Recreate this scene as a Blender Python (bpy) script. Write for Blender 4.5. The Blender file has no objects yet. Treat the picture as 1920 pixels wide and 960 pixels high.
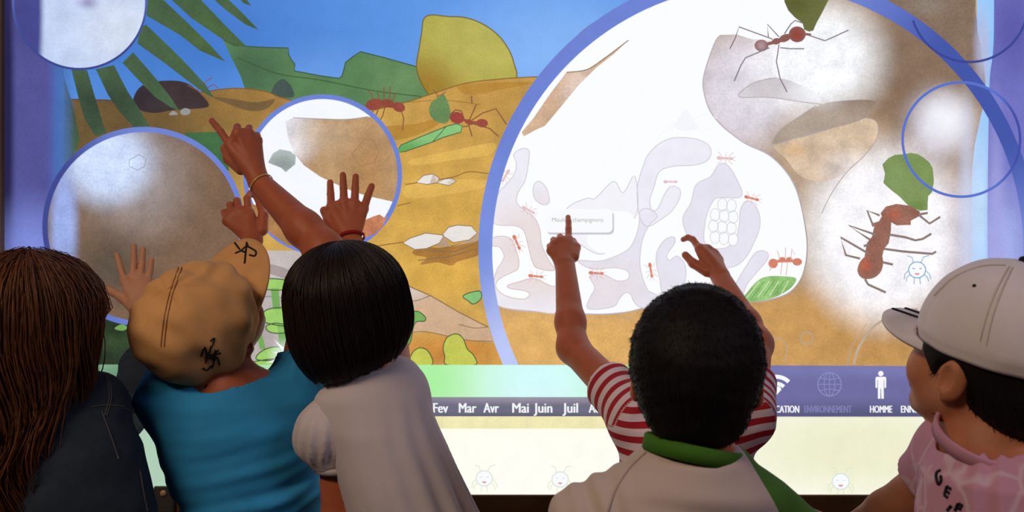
import bpy, bmesh, math, random
import numpy as np
from mathutils import Vector, Matrix
from mathutils.geometry import tessellate_polygon
from mathutils.bvhtree import BVHTree

random.seed(7); np.random.seed(7)
scene = bpy.context.scene
COL = scene.collection

# ---------------------------------------------------------------- camera, world, light, exposure
CAM_D, CAM_Z, FPX = 1.90, 1.23, 1640.0          # metres from the screen, lens height, focal length in pixels of a 1920 px frame
cam_d = bpy.data.cameras.new('camera'); cam = bpy.data.objects.new('camera', cam_d); COL.objects.link(cam)
cam.location = (0, -CAM_D, CAM_Z); cam.rotation_euler = (math.pi/2, 0, 0)
cam_d.sensor_width = 36; cam_d.lens = FPX/1920*36; cam_d.clip_start = .02
scene.camera = cam
cam_d.dof.use_dof = True; cam_d.dof.focus_distance = 1.45; cam_d.dof.aperture_fstop = 5.0
w = bpy.data.worlds.new('world'); scene.world = w; w.use_nodes = True
w.node_tree.nodes['Background'].inputs[0].default_value = (.5, .5, .6, 1)
w.node_tree.nodes['Background'].inputs[1].default_value = .02
def area(name, loc, rot, sx, sy, power, col):
    l = bpy.data.lights.new(name, 'AREA'); l.shape = 'RECTANGLE'; l.size = sx; l.size_y = sy; l.energy = power; l.color = col
    o = bpy.data.objects.new(name, l); COL.objects.link(o); o.location = loc; o.rotation_euler = rot
    return o
area('ceiling_light', (-1.35, -2.1, 2.62), (math.radians(22), 0, math.radians(-34)), 1.0, .5, 30, (1, .76, .54))
area('ceiling_light', (1.9, -2.3, 2.62), (math.radians(22), 0, math.radians(38)), 1.0, .5, 15, (.90, .82, 1.0))
vs = scene.view_settings
vs.view_transform = 'Standard'; vs.look = 'None'; vs.gamma = 1; vs.use_curve_mapping = False; vs.exposure = 0
scene.cycles.transparent_max_bounces = 24

# ---------------------------------------------------------------- coordinates
def Pt(px, py, Y):
    s = (Y+CAM_D)/FPX
    return np.array([(px-960)*s, Y, CAM_Z-(py-480)*s])
def SX(px): return (px-960)*CAM_D/FPX
def SZ(py): return CAM_Z-(py-480)*CAM_D/FPX
PXM = CAM_D/FPX                                   # metres per pixel on the screen

# ---------------------------------------------------------------- materials
def lin(c):
    return tuple(((v/255)/12.92 if v/255 <= .04045 else ((v/255+.055)/1.055)**2.4) for v in c[:3])+(1,)
def newmat(name):
    m = bpy.data.materials.new(name); m.use_nodes = True; nt = m.node_tree; nt.nodes.clear()
    return m, nt, nt.nodes.new('ShaderNodeOutputMaterial')
def N(nt, t, **kw):
    n = nt.nodes.new(t)
    for k, v in kw.items(): setattr(n, k, v)
    return n
def mixcol(nt, fac, a, b, bt='MIX'):
    n = N(nt, 'ShaderNodeMix', data_type='RGBA', blend_type=bt)
    for sock, v in ((n.inputs[0], fac), (n.inputs[6], a), (n.inputs[7], b)):
        if hasattr(v, 'links'): nt.links.new(v, sock)
        else: sock.default_value = v
    return n.outputs[2]
def blobfac(nt, pos, cx, cy, rx, ry, amt, inner=0.0):
    s = N(nt, 'ShaderNodeVectorMath', operation='SUBTRACT'); nt.links.new(pos, s.inputs[0]); s.inputs[1].default_value = (SX(cx), 0, SZ(cy))
    m = N(nt, 'ShaderNodeVectorMath', operation='MULTIPLY'); nt.links.new(s.outputs[0], m.inputs[0]); m.inputs[1].default_value = (1/(rx*PXM), 0, 1/(ry*PXM))
    l = N(nt, 'ShaderNodeVectorMath', operation='LENGTH'); nt.links.new(m.outputs[0], l.inputs[0])
    r = N(nt, 'ShaderNodeMapRange', interpolation_type='SMOOTHSTEP'); nt.links.new(l.outputs['Value'], r.inputs['Value'])
    r.inputs['From Min'].default_value = inner; r.inputs['From Max'].default_value = 1; r.inputs['To Min'].default_value = amt; r.inputs['To Max'].default_value = 0
    return r.outputs[0]
def paint(name, base, blobs=(), grain=.05, blotch=.06, big=False, alpha=None, emit=1.0):
    """colour shown by the display at each place of its picture"""
    m, nt, out = newmat(name)
    g = N(nt, 'ShaderNodeNewGeometry'); pos = g.outputs['Position']
    rgb = N(nt, 'ShaderNodeRGB'); rgb.outputs[0].default_value = lin(base); c = rgb.outputs[0]
    for b in blobs:
        cx, cy, rx, ry, col, amt = b[:6]
        c = mixcol(nt, blobfac(nt, pos, cx, cy, rx, ry, amt, b[6] if len(b) > 6 else 0), c, lin(col))
    for sc, am in ((260, grain), (22, blotch)):
        if am:
            n = N(nt, 'ShaderNodeTexNoise'); n.inputs['Scale'].default_value = sc; n.inputs['Detail'].default_value = 3; nt.links.new(pos, n.inputs['Vector'])
            r = N(nt, 'ShaderNodeMapRange'); nt.links.new(n.outputs[0], r.inputs['Value'])
            r.inputs['From Min'].default_value = .25; r.inputs['From Max'].default_value = .75; r.inputs['To Min'].default_value = 1-2*am; r.inputs['To Max'].default_value = 1+2*am
            v = N(nt, 'ShaderNodeVectorMath', operation='SCALE'); nt.links.new(c, v.inputs[0]); nt.links.new(r.outputs[0], v.inputs['Scale']); c = v.outputs[0]
    e = N(nt, 'ShaderNodeEmission'); nt.links.new(c, e.inputs[0]); e.inputs[1].default_value = emit; sh = e.outputs[0]
    if alpha is not None:
        t = N(nt, 'ShaderNodeBsdfTransparent'); mx = N(nt, 'ShaderNodeMixShader')
        if isinstance(alpha, tuple): nt.links.new(blobfac(nt, pos, *alpha), mx.inputs[0])
        else: mx.inputs[0].default_value = alpha
        nt.links.new(t.outputs[0], mx.inputs[1]); nt.links.new(sh, mx.inputs[2]); sh = mx.outputs[0]
    nt.links.new(sh, out.inputs[0])
    m.cycles.emission_sampling = 'FRONT' if big else 'NONE'
    return m
def surf(name, base, rough=.8, var=.12, vscale=30, bump=.0, bscale=400, spec=.3, sss=0, streak=None, sheen=0):
    """everyday surface: colour with a little mottling and fine relief"""
    m, nt, out = newmat(name)
    p = N(nt, 'ShaderNodeBsdfPrincipled'); nt.links.new(p.outputs[0], out.inputs[0])
    p.inputs['Roughness'].default_value = rough; p.inputs['Specular IOR Level'].default_value = spec
    tc = N(nt, 'ShaderNodeTexCoord')
    vec = tc.outputs['Object']
    if streak:
        mp = N(nt, 'ShaderNodeMapping'); mp.inputs['Scale'].default_value = streak; nt.links.new(vec, mp.inputs[0]); vec = mp.outputs[0]
    n = N(nt, 'ShaderNodeTexNoise'); n.inputs['Scale'].default_value = vscale; n.inputs['Detail'].default_value = 4; nt.links.new(vec, n.inputs['Vector'])
    b = lin(base)
    c = mixcol(nt, n.outputs[0], tuple(v*(1-2*var) for v in b[:3])+(1,), tuple(min(1, v*(1+2*var)) for v in b[:3])+(1,))
    nt.links.new(c, p.inputs['Base Color'])
    if sss:
        p.inputs['Subsurface Weight'].default_value = sss; p.inputs['Subsurface Radius'].default_value = (.012, .005, .003); p.inputs['Subsurface Scale'].default_value = .6
    if sheen: p.inputs['Sheen Weight'].default_value = sheen
    if bump:
        n2 = N(nt, 'ShaderNodeTexNoise'); n2.inputs['Scale'].default_value = bscale; n2.inputs['Detail'].default_value = 2; nt.links.new(vec, n2.inputs['Vector'])
        bp = N(nt, 'ShaderNodeBump'); bp.inputs['Strength'].default_value = bump; bp.inputs['Distance'].default_value = .002
        nt.links.new(n2.outputs[0], bp.inputs['Height']); nt.links.new(bp.outputs[0], p.inputs['Normal'])
    m['psock'] = 1
    return m

# ---------------------------------------------------------------- mesh helpers
def link(name, me, mats, parent=None, smooth=False, kind=None, label=None):
    o = bpy.data.objects.new(name, me); COL.objects.link(o)
    for mt in (mats if isinstance(mats, (list, tuple)) else [mats]): me.materials.append(mt)
    if smooth: me.polygons.foreach_set('use_smooth', np.ones(len(me.polygons), bool))
    if parent is not None:
        o.parent = parent; o.matrix_parent_inverse = Matrix.Translation(-Vector(parent.location))
    if kind: o['kind'] = kind
    if label: o['label'] = label
    return o
def np_mesh(name, V, Q):
    V = np.asarray(V, np.float32); Q = np.asarray(Q, np.int32)
    me = bpy.data.meshes.new(name)
    me.vertices.add(len(V)); me.vertices.foreach_set('co', V.ravel())
    k = Q.shape[1]
    me.loops.add(Q.size); me.loops.foreach_set('vertex_index', Q.ravel())
    me.polygons.add(len(Q)); me.polygons.foreach_set('loop_start', np.arange(0, Q.size, k, dtype=np.int32))
    me.update(calc_edges=True); me.validate()
    return me
def boxes_mesh(name, bl, bev=0):
    bm = bmesh.new()
    for (x0, x1, y0, y1, z0, z1) in bl:
        r = bmesh.ops.create_cube(bm, size=1)
        bmesh.ops.scale(bm, vec=(x1-x0, y1-y0, z1-z0), verts=r['verts'])
        bmesh.ops.translate(bm, vec=((x0+x1)/2, (y0+y1)/2, (z0+z1)/2), verts=r['verts'])
    if bev: bmesh.ops.bevel(bm, geom=bm.edges[:], offset=bev, segments=2, affect='EDGES')
    me = bpy.data.meshes.new(name); bm.to_mesh(me); bm.free(); return me
def tag(o, label, cat, group=None):
    o['label'] = label; o['category'] = cat
    if group: o['group'] = group
    return o
def spline(pts, n=6, closed=True):
    P = [np.array(p, float) for p in pts]; out = []; L = len(P)
    for i in range(L if closed else L-1):
        if closed: p0, p1, p2, p3 = P[i-1], P[i], P[(i+1) % L], P[(i+2) % L]
        else: p0, p1, p2, p3 = P[max(i-1, 0)], P[i], P[i+1], P[min(i+2, L-1)]
        for j in range(n):
            t = j/n
            out.append(.5*((2*p1)+(p2-p0)*t+(2*p0-5*p1+4*p2-p3)*t*t+(3*p1-p0-3*p2+p3)*t**3))
    if not closed: out.append(P[-1])
    return out
def ellipse(cx, cy, rx, ry, n=64, a0=0, rot=0):
    c, s = math.cos(rot), math.sin(rot); o = []
    for i in range(n):
        a = a0+2*math.pi*i/n; x, y = rx*math.cos(a), ry*math.sin(a)
        o.append((cx+x*c-y*s, cy+x*s+y*c))
    return o
# ================================================================ the room
M_wall = surf('dark_plaster', (74, 70, 78), .9, .06, 8)
M_floor = surf('grey_carpet', (60, 54, 52), .95, .15, 60, .3, 300)
M_ceil = surf('ceiling_paint', (120, 112, 108), .9, .04, 6)
M_wood = surf('dark_varnished_wood', (92, 62, 30), .45, .2, 6, .1, 60, streak=(1, 8, 12))
M_frame = surf('light_wood', (150, 118, 80), .5, .15, 6, streak=(10, 10, 1))
RX, RY0, RZ = 2.6, -4.2, 2.7
def struct(name, bl, m, bev=0): 
    o = link(name, boxes_mesh(name, bl, bev), m); o['kind'] = 'structure'; return o
struct('floor', [(-RX, RX, RY0, .2, -.1, 0)], M_floor)
struct('ceiling', [(-RX, RX, RY0, .2, RZ, RZ+.1)], M_ceil)
struct('wall_left', [(-RX-.1, -RX, RY0, .2, 0, RZ)], M_wall)
struct('wall_right', [(RX, RX+.1, RY0, .2, 0, RZ)], M_wall)
struct('wall_back', [(-RX, RX, RY0-.1, RY0, 0, RZ)], M_wall)
SL, SR, SB, ST = SX(9), SX(2010), SZ(928), SZ(-190)
struct('wall_front', [(-RX, SL-.06, .0, .2, 0, RZ), (SR+.06, RX, .0, .2, 0, RZ), (SL-.06, SR+.06, 0, .2, ST+.06, RZ), (SL-.06, SR+.06, .0, .2, 0, SB-.10)], M_wall)
# frame round the screen
struct('trim_1', [(SL-.06, SL, -.02, .06, SB-.10, ST+.06)], M_frame, .003)
struct('trim_2', [(SR, SR+.06, -.02, .06, SB-.10, ST+.06)], M_frame, .003)
struct('trim_3', [(SL, SR, -.02, .06, ST, ST+.06)], M_frame, .003)
lz = Pt(0, 929, -.012)[2]
struct('trim_4', [(SL, SR, -.012, .06, lz-.15, lz)], M_wood, .002)
# little bolted plate on the ledge
br = bpy.data.objects.new('mounting_plate', None); COL.objects.link(br)
c0 = Pt(307, 935, -.02); br.location = (c0[0], -.014, c0[2]-.03)
tag(br, 'small dark metal plate with a brass bolt on the ledge below the screen', 'bracket')
M_steel = surf('dark_steel', (70, 66, 62), .4, .1, 40, spec=.6); M_brass = surf('brass', (190, 150, 110), .3, .1, 40, spec=.8)
link('plate', boxes_mesh('plate', [(c0[0]-.022, c0[0]+.022, -.022, -.0122, c0[2]-.03, c0[2]+.026)], .002), M_steel, br)
bm = bmesh.new(); bmesh.ops.create_uvsphere(bm, u_segments=16, v_segments=8, radius=.007)
bmesh.ops.scale(bm, vec=(1, .6, 1), verts=bm.verts); bmesh.ops.translate(bm, vec=(c0[0], -.0225, c0[2]+.012), verts=bm.verts)
me = bpy.data.meshes.new('bolt'); bm.to_mesh(me); bm.free(); link('bolt', me, M_brass, br, True)

# ================================================================ the interactive screen
M_base = paint('picture_ground', (190, 150, 80), big=True)
scr = link('interactive_screen', boxes_mesh('interactive_screen', [(SL, SR, 0, .03, SB-.004, ST)]), M_base)
tag(scr, 'large glowing interactive screen showing an illustrated ant nest scene', 'screen')
STEP = .00010
def shape(name, items, lvl, parent=scr, label=None):
    """flat printed shape of the picture. items: ('f', outline px, mat) or ('l', line px, width px, mat)"""
    V, F, MI, mats = [], [], [], []
    for it in items:
        m = it[-1]
        if m not in mats: mats.append(m)
        mi = mats.index(m)
        y = -STEP*lvl-(STEP*.45 if it[0] == 'l' else 0)
        b = len(V)
        if it[0] == 'f':
            pts = [(p[0], p[1]) for p in it[1]]
            for p in pts: V.append((SX(p[0]), y, SZ(p[1])))
            for t in tessellate_polygon([[Vector((p[0], p[1], 0)) for p in pts]]):
                a, c, d = (np.array(pts[i]) for i in t)
                cr = (c-a)[0]*(d-a)[1]-(c-a)[1]*(d-a)[0]
                F.append(tuple(b+i for i in (t if cr < 0 else t[::-1]))); MI.append(mi)
        else:
            pts = [np.array(p[:2], float) for p in it[1]]; wd = it[2]/2
            closed = len(it) > 4 and it[3] == 'closed'
            n = len(pts)
            for i in range(n):
                a = pts[i-1] if (i or closed) else pts[0]; c = pts[(i+1) % n] if (i < n-1 or closed) else pts[-1]
                d = c-a; d /= (np.linalg.norm(d)+1e-9); nn = np.array([-d[1], d[0]])*wd
                for q in (pts[i]+nn, pts[i]-nn): V.append((SX(q[0]), y, SZ(q[1])))
            for i in range(n if closed else n-1):
                j = (i+1) % n
                F.append((b+2*i, b+2*i+1, b+2*j+1, b+2*j)); MI.append(mi)
    me = bpy.data.meshes.new(name); me.from_pydata(V, [], F); me.update()
    o = link(name, me, mats, parent, label=label)
    me.polygons.foreach_set('material_index', MI)
    # every face looks towards the room
    bm = bmesh.new(); bm.from_mesh(me)
    for f in bm.faces:
        if f.normal.y > 0: f.normal_flip()
    bm.to_mesh(me); bm.free()
    return o
def sm(pts, n=5): return spline(pts, n)
def so(pts, n=5): return spline(pts, n, False)

BLUE_RING = paint('lens_rim_blue', (112, 132, 212), [(1480, 640, 700, 500, (185, 200, 245), .9), (950, 690, 150, 290, (190, 202, 248), 1), (900, 420, 120, 200, (126, 148, 226), .8), (80, 430, 220, 320, (64, 72, 142), .97, .35), (1860, 160, 330, 330, (70, 88, 170), 1, .3), (150, 60, 220, 160, (62, 72, 140), 1, .4)], .02, .02)
# ---- sky, hills, ground
sky = paint('picture_sky', (94, 150, 228), [(330, 60, 480, 260, (66, 118, 200), .9), (1040, 110, 330, 230, (140, 186, 250), .9), (620, 170, 240, 120, (120, 168, 238), .6)], .02, .02, True)
shape('drawn_sky', [('f', [(9, -190), (1300, -190), (1300, 215), (9, 215)], sky)], 1, label='blue sky at the top of the picture')
grn = paint('picture_green_hill', (92, 130, 88), [(470, 130, 110, 90, (72, 104, 78), .9), (770, 150, 120, 70, (112, 146, 98), .8)], .05, .06)
gdk = paint('picture_green_line', (62, 88, 56), (), 0, 0)
hill = [(419, 75), (440, 85), (463, 87), (500, 89), (541, 90), (541, 101), (546, 112), (553, 120), (552, 133), (600, 142), (635, 147), (641, 143), (645, 130), (648, 117), (662, 106), (676, 97), (720, 108), (781, 125), (812, 178), (790, 195), (700, 215), (560, 215), (461, 172), (450, 140), (432, 105)]
shape('drawn_hill', [('f', hill, grn), ('l', hill[:19], 2, gdk), ('l', so([(445, 108), (520, 138), (600, 150), (700, 170), (790, 181)]), 1.6, gdk)], 2, label='green leafy hills of the picture')
rk = paint('picture_dark_rock', (72, 88, 82), (), .06, .06)
shape('drawn_rock', [('f', sm([(511, 180), (513, 162), (520, 154), (531, 148), (545, 160), (550, 182)]), rk)], 3)
yel = paint('picture_yellow_rock', (180, 172, 84), [(800, 160, 120, 90, (158, 122, 48), .95), (900, 80, 120, 120, (190, 184, 98), .7)], .04, .05)
ydk = paint('picture_olive_line', (116, 104, 50), (), 0, 0)
yo = sm([(795, 165), (781, 128), (786, 90), (791, 58), (793, 40), (799, 31), (812, 28), (840, 31), (872, 33), (905, 45), (935, 67), (955, 95), (964, 120), (968, 146), (940, 168), (860, 182), (815, 182)])
shape('drawn_boulder', [('f', yo, yel), ('l', yo, 2.2, 'closed', ydk)], 3, label='rounded yellow boulder of the picture')
sand = paint('picture_sand', (206, 164, 86), [(930, 190, 330, 140, (190, 146, 76), .8), (800, 400, 330, 200, (212, 168, 80), .8), (820, 520, 200, 80, (222, 174, 78), .7),
     (180, 220, 460, 330, (104, 84, 54), .97, .25), (480, 190, 260, 90, (150, 112, 62), .75), (850, 660, 200, 60, (205, 136, 64), .9)], .06, .08, True)
sdk = paint('picture_brown_line', (140, 100, 48), [(180, 220, 460, 330, (80, 62, 46), .9)], 0, 0)
st = so([(9, 187), (118, 186), (260, 188), (330, 179), (385, 172), (420, 167), (455, 166), (500, 172), (530, 184), (600, 199), (690, 206), (760, 192), (810, 176), (870, 157), (930, 149), (1010, 144), (1120, 143), (1300, 143)])
shape('drawn_sand', [('f', st+[(1300, 690), (9, 690)], sand), ('l', st, 2, sdk)], 4, label='ochre sandy ground of the picture')
sl = paint('picture_sand_light', (222, 180, 92), (), .06, .06); sd = paint('picture_sand_shade', (184, 138, 62), [(430, 190, 200, 60, (116, 94, 62), 1, .3)], .06, .06)
for _it in ([('f', sm([(400, 182), (440, 186), (480, 192), (515, 186), (500, 204), (470, 208), (430, 196)]), sd),
    ('f', sm([(770, 300), (850, 282), (925, 268), (918, 290), (850, 300), (780, 310)]), sl), ('f', sm([(760, 350), (830, 338), (915, 338), (905, 352), (830, 366), (765, 372)]), sl),
    ('f', sm([(860, 160), (940, 154), (1000, 155), (950, 166), (880, 178)]), sd), ('f', sm([(700, 240), (780, 232), (840, 216), (800, 246), (740, 262)]), sd),
    ('l', so([(760, 346), (800, 340), (850, 332), (880, 322), (925, 327)]), 1.6, sdk), ('l', so([(690, 466), (715, 460), (757, 454)]), 1.8, sdk), ('l', so([(745, 386), (770, 380)]), 1.5, sdk), ('l', so([(690, 190), (760, 192), (830, 188), (900, 196)]), 1, sdk)]): shape('sand_band', [_it], 5)
# ---- far mound at the left
md = paint('picture_mound', (66, 54, 56), [(270, 180, 60, 50, (52, 46, 52), .8)], .06, .1); wht = paint('picture_white', (250, 251, 254), (), 0, 0); pale = paint('picture_pale_grey', (150, 150, 150), (), 0, 0)
shape('drawn_mound', [('f', sm([(250, 190), (257, 170), (272, 158), (300, 152), (335, 152), (358, 160), (378, 178), (392, 196), (380, 203), (330, 206), (290, 212), (262, 206)]), md)], 6, label='dark brown mound behind the palm leaves')
shape('drawn_pebble', [('f', sm([(317, 215), (325, 208), (334, 214), (326, 216)]), pale)], 9); shape('drawn_pebble', [('f', sm([(338, 210), (346, 203), (357, 206), (355, 214), (344, 216)]), pale)], 9)
# ---- ants
RED = paint('ant_red', (148, 76, 62), [(857, 221, 20, 16, (164, 62, 62), .8), (904, 231, 16, 12, (152, 66, 66), .6)], .08, .1); DRK = paint('ant_leg', (134, 88, 62), (), 0, 0)
def tiny_ant(cx, cy, L, rot, m1, m2, lvl, name='drawn_ant', label=None):
    c, s = math.cos(rot), math.sin(rot)
    T = lambda x, y: (cx+(x*c-y*s)*L, cy+(x*s+y*c)*L)
    it = []
    for (x, rx, ry) in ((-.36, .17, .12), (-.08, .14, .075), (.1, .12, .075), (.36, .14, .10)):
        it.append(('f', [T(x+rx*math.cos(a), ry*math.sin(a)) for a in np.linspace(0, 2*math.pi, 13)[:-1]], m1))
    it.append(('l', [T(-.4, 0), T(.4, 0)], .07*L, m1))
    for x, d in ((-.15, -.3), (.02, .05), (.15, .35)):
        for sg in (-1, 1): it.append(('l', [T(x, 0), T(x+d*.4, sg*.22), T(x+d, sg*.38)], max(.8, .03*L), m2))
    for sg in (-1, 1): it.append(('l', [T(.45, 0), T(.58, sg*.12), T(.7, sg*.1)], max(.7, .025*L), m2))
    return shape(name, it, lvl, label=label)
def el(cx, cy, rx, ry, m, rot=0): return ('f', ellipse(cx, cy, rx, ry, 20, 0, rot), m)
shape('drawn_ant', [el(702, 196, 17, 11, RED, -.2), el(726, 194, 13, 8, RED), el(748, 201, 12, 9, RED, .3), ('l', [(702, 196), (748, 200)], 7, RED)] +
    [('l', p, 2, DRK) for p in ([(700, 192), (697, 176), (690, 170)], [(712, 190), (708, 174)], [(720, 190), (720, 164)], [(730, 190), (732, 162)], [(736, 190), (742, 174)], [(722, 200), (718, 216), (712, 228)], [(700, 205), (697, 218)], [(710, 203), (703, 222)], [(752, 206), (757, 222), (755, 245)])], 8, label='red ant walking on the hill beside the round lens')
shape('drawn_ant', [el(857, 221, 14, 11, RED, .2), el(880, 229, 9, 5, RED, .3), el(904, 231, 11, 8, RED, .1), ('l', [(860, 222), (882, 229), (904, 231)], 5, RED)] +
    [('l', p, 2.2, DRK) for p in ([(880, 226), (893, 196)], [(884, 226), (905, 212), (930, 204), (950, 234)], [(886, 232), (918, 241), (935, 256)], [(878, 231), (885, 256)], [(845, 214), (854, 206), (864, 208), (868, 214)], [(868, 238), (880, 236)], [(885, 195), (884, 180)])], 9, label='red leaf-cutter ant carrying a green leaf over the sand')
shape('drawn_ant', [('l', p, 1.8, DRK) for p in ([(352, 160), (372, 170), (392, 190)], [(380, 170), (385, 154), (398, 146)], [(388, 166), (400, 158), (410, 166)], [(372, 168), (372, 150)])], 9)
lf = paint('picture_leaf', (106, 138, 88), (), .06, .06); st2 = paint('picture_stem', (138, 196, 126), [(760, 280, 60, 30, (92, 164, 84), .8)], .04, .05)
shape('drawn_leaf', [('f', [(832, 176), (839, 188), (843, 200), (845, 214), (842, 226), (836, 232), (826, 231), (814, 226), (806, 216), (804, 205), (808, 193), (818, 185)], lf), ('l', [(836, 172), (828, 178), (818, 182)], 1.5, DRK), ('l', [(812, 168), (822, 180)], 1.5, DRK)], 9, label='green leaf piece held by the red ant')
so_ = [(743, 286), (752, 272), (790, 256), (840, 236), (856, 232), (867, 236), (864, 248), (830, 258), (812, 266), (760, 284)]
shape('drawn_stem', [('f', so_, st2), ('l', so_, 1.6, 'closed', gdk), ('l', [(812, 265), (826, 250), (836, 238)], 1.3, gdk)], 7, label='light green stem lying on the sand')
# ---- stones
stn = paint('picture_stone', (232, 226, 222), (), .02, .02); sts = paint('picture_stone_shade', (188, 160, 132), (), .04, .05); stl = paint('picture_stone_line', (140, 112, 78), (), 0, 0)
for pts, sh in (([(781, 342), (794, 329), (812, 326), (824, 334), (820, 343), (800, 346)], [(812, 326), (824, 334), (820, 343), (806, 344)]), ([(819, 343), (832, 336), (848, 334), (856, 340), (842, 348)], [(848, 334), (856, 340), (842, 348), (838, 342)]),
                ([(756, 456), (768, 447), (798, 437), (832, 441), (824, 456), (800, 466), (778, 468)], [(832, 441), (845, 462), (818, 464), (824, 455)]), ([(829, 441), (841, 426), (858, 422), (884, 424), (895, 437), (880, 450), (850, 455)], [(880, 450), (895, 437), (896, 452), (850, 462)])):
    shape('drawn_stone', [('f', pts, stn), ('f', sh, sts), ('l', pts, 1.6, 'closed', stl)], 8)
brn = paint('picture_debris', (172, 122, 62), (), .08, .12)
shape('drawn_debris', [('f', sm([(775, 470), (800, 463), (830, 464), (896, 450), (900, 476), (860, 490), (846, 498), (820, 492), (788, 496), (800, 484), (778, 478)]), brn), ('l', [(784, 488), (840, 482), (896, 466)], 2, stl), ('l', [(800, 470), (850, 472), (890, 458)], 2, stl)], 6)
# ---- grey earth with the mushrooms, lower left
ge = paint('picture_grey_earth', (196, 186, 184), [(470, 620, 130, 120, (168, 160, 160), .7), (640, 480, 120, 60, (150, 130, 100), .6), (240, 650, 190, 110, (46, 58, 44), 1, .5)], .04, .07)
shape('drawn_earth', [('f', [(60, 600), (250, 610), (420, 480), (470, 470), (600, 470), (745, 528), (768, 540), (810, 560), (862, 588), (915, 616), (925, 642), (870, 637), (800, 622), (760, 626), (740, 690), (60, 690)], ge)], 6, label='grey earth around the mushrooms')
pk = paint('picture_pink_earth', (208, 174, 142), [(770, 545, 60, 35, (216, 200, 190), .9)], .05, .06)
shape('drawn_slope', [('f', [(740, 520), (768, 537), (810, 556), (862, 586), (915, 613), (924, 640), (870, 637), (800, 622), (740, 626)], pk), ('l', so([(740, 520), (768, 537), (810, 556), (862, 586), (915, 613)]), 2, stl), ('l', so([(760, 563), (780, 564), (808, 554)]), 1.4, stl), ('l', so([(860, 608), (890, 615), (915, 613)]), 1.4, stl), ('l', so([(760, 626), (800, 622), (870, 637), (924, 640)]), 1.6, stl)], 7)
shape('grey_earth_fold', [('f', sm([(460, 492), (520, 498), (570, 520), (560, 530), (500, 512), (455, 505)]), paint('picture_earth_shade', (164, 150, 148), (), .04, .06)), ('l', so([(470, 560), (510, 556), (550, 566)]), 3, pale)], 7)
mg = paint('picture_mushroom', (158, 204, 108), [(545, 660, 50, 50, (214, 240, 190), .8)], .04, .05); mst = paint('picture_mushroom_stem', (120, 170, 92), (), .04, .05)
def mush(cap, stem): shape('drawn_mushroom', ([('f', stem, mst)] if stem else [])+[('f', sm(cap), mg), ('l', sm(cap), 2, 'closed', gdk)], 10)
mush([(486, 530), (500, 523), (530, 524), (547, 532), (536, 543), (496, 542)], [(508, 540), (523, 540), (526, 580), (512, 580)])
mush([(470, 585), (476, 576), (490, 579), (494, 588), (484, 598), (470, 596)], [(472, 596), (484, 596), (499, 655), (488, 655)])
mush([(489, 595), (502, 580), (530, 577), (562, 580), (568, 600), (548, 612), (502, 606)], [(520, 608), (545, 608), (543, 665), (526, 665)])
mush([(499, 612), (516, 606), (538, 610), (543, 620), (525, 625), (505, 622)], None)
mush([(480, 672), (493, 657), (518, 650), (545, 657), (535, 670), (500, 676)], None)
mush([(468, 682), (500, 674), (545, 672), (530, 686), (500, 690)], None)
yg = paint('picture_yellow_green', (196, 200, 88), (), .04, .05)
for pts, m in (([(755, 600), (768, 586), (784, 584), (797, 594), (796, 602), (778, 606), (770, 640), (762, 650), (757, 640)], mst), ([(770, 684), (773, 662), (788, 652), (804, 660), (810, 684)], yg), ([(838, 684), (834, 668), (831, 652), (838, 633), (855, 626), (868, 634), (876, 654), (888, 666), (891, 684)], yg), ([(868, 556), (880, 549), (900, 546), (902, 560), (888, 570), (878, 564)], st2)):
    shape('drawn_plant', [('f', sm(pts), m), ('l', sm(pts), 1.8, 'closed', gdk)], 9)
# dark shrubbery under the left lens
dg = paint('picture_dark_shrub', (44, 58, 42), [(285, 665, 50, 45, (66, 76, 128), .95, .3), (220, 640, 60, 30, (62, 82, 52), .7)], .1, .15)
shape('drawn_shrub', [('f', sm([(60, 560), (180, 590), (300, 610), (330, 640), (320, 690), (200, 700), (60, 700)]), dg)], 9)
shape('drawn_leaf', [('f', sm([(215, 616), (228, 608), (240, 614), (230, 620)]), mst)], 10)
# ---- palm leaves
pm = paint('picture_palm', (74, 98, 70), [(190, 200, 140, 100, (56, 72, 58), .9), (400, 60, 120, 80, (78, 104, 62), .7)], .06, .08)
for pts in ([(270, -20), (292, -14), (347, 38), (391, 81), (423, 116), (375, 95), (338, 66), (276, 30)], [(300, -20), (360, -18), (422, 47), (463, 88), (445, 86), (419, 75), (359, 34)], [(385, -15), (415, -14), (455, 25), (486, 57), (460, 46), (425, 20)], [(440, -10), (456, -10), (471, 11), (458, 7)],
            [(262, 55), (274, 46), (320, 90), (347, 117), (385, 158), (402, 184), (385, 176), (350, 150), (310, 119), (258, 82)], [(230, 118), (250, 98), (295, 150), (322, 185), (337, 208), (320, 201), (290, 181), (262, 152)], [(180, 130), (214, 122), (240, 172), (262, 205), (282, 240), (252, 240), (225, 210), (203, 178)],
            [(134, 130), (164, 132), (178, 180), (190, 220), (200, 250), (180, 256), (160, 225), (148, 185)], [(104, 120), (118, 136), (133, 185), (142, 220), (150, 262), (138, 300), (120, 300), (112, 200)]):
    shape('palm_leaf', [('f', pts, pm)], 11)
gr2 = paint('picture_green_patch', (68, 108, 70), (), .05, .07)
shape('drawn_grass', [('f', [(345, 249), (418, 247), (430, 320), (400, 320)], gr2)], 11)
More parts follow.
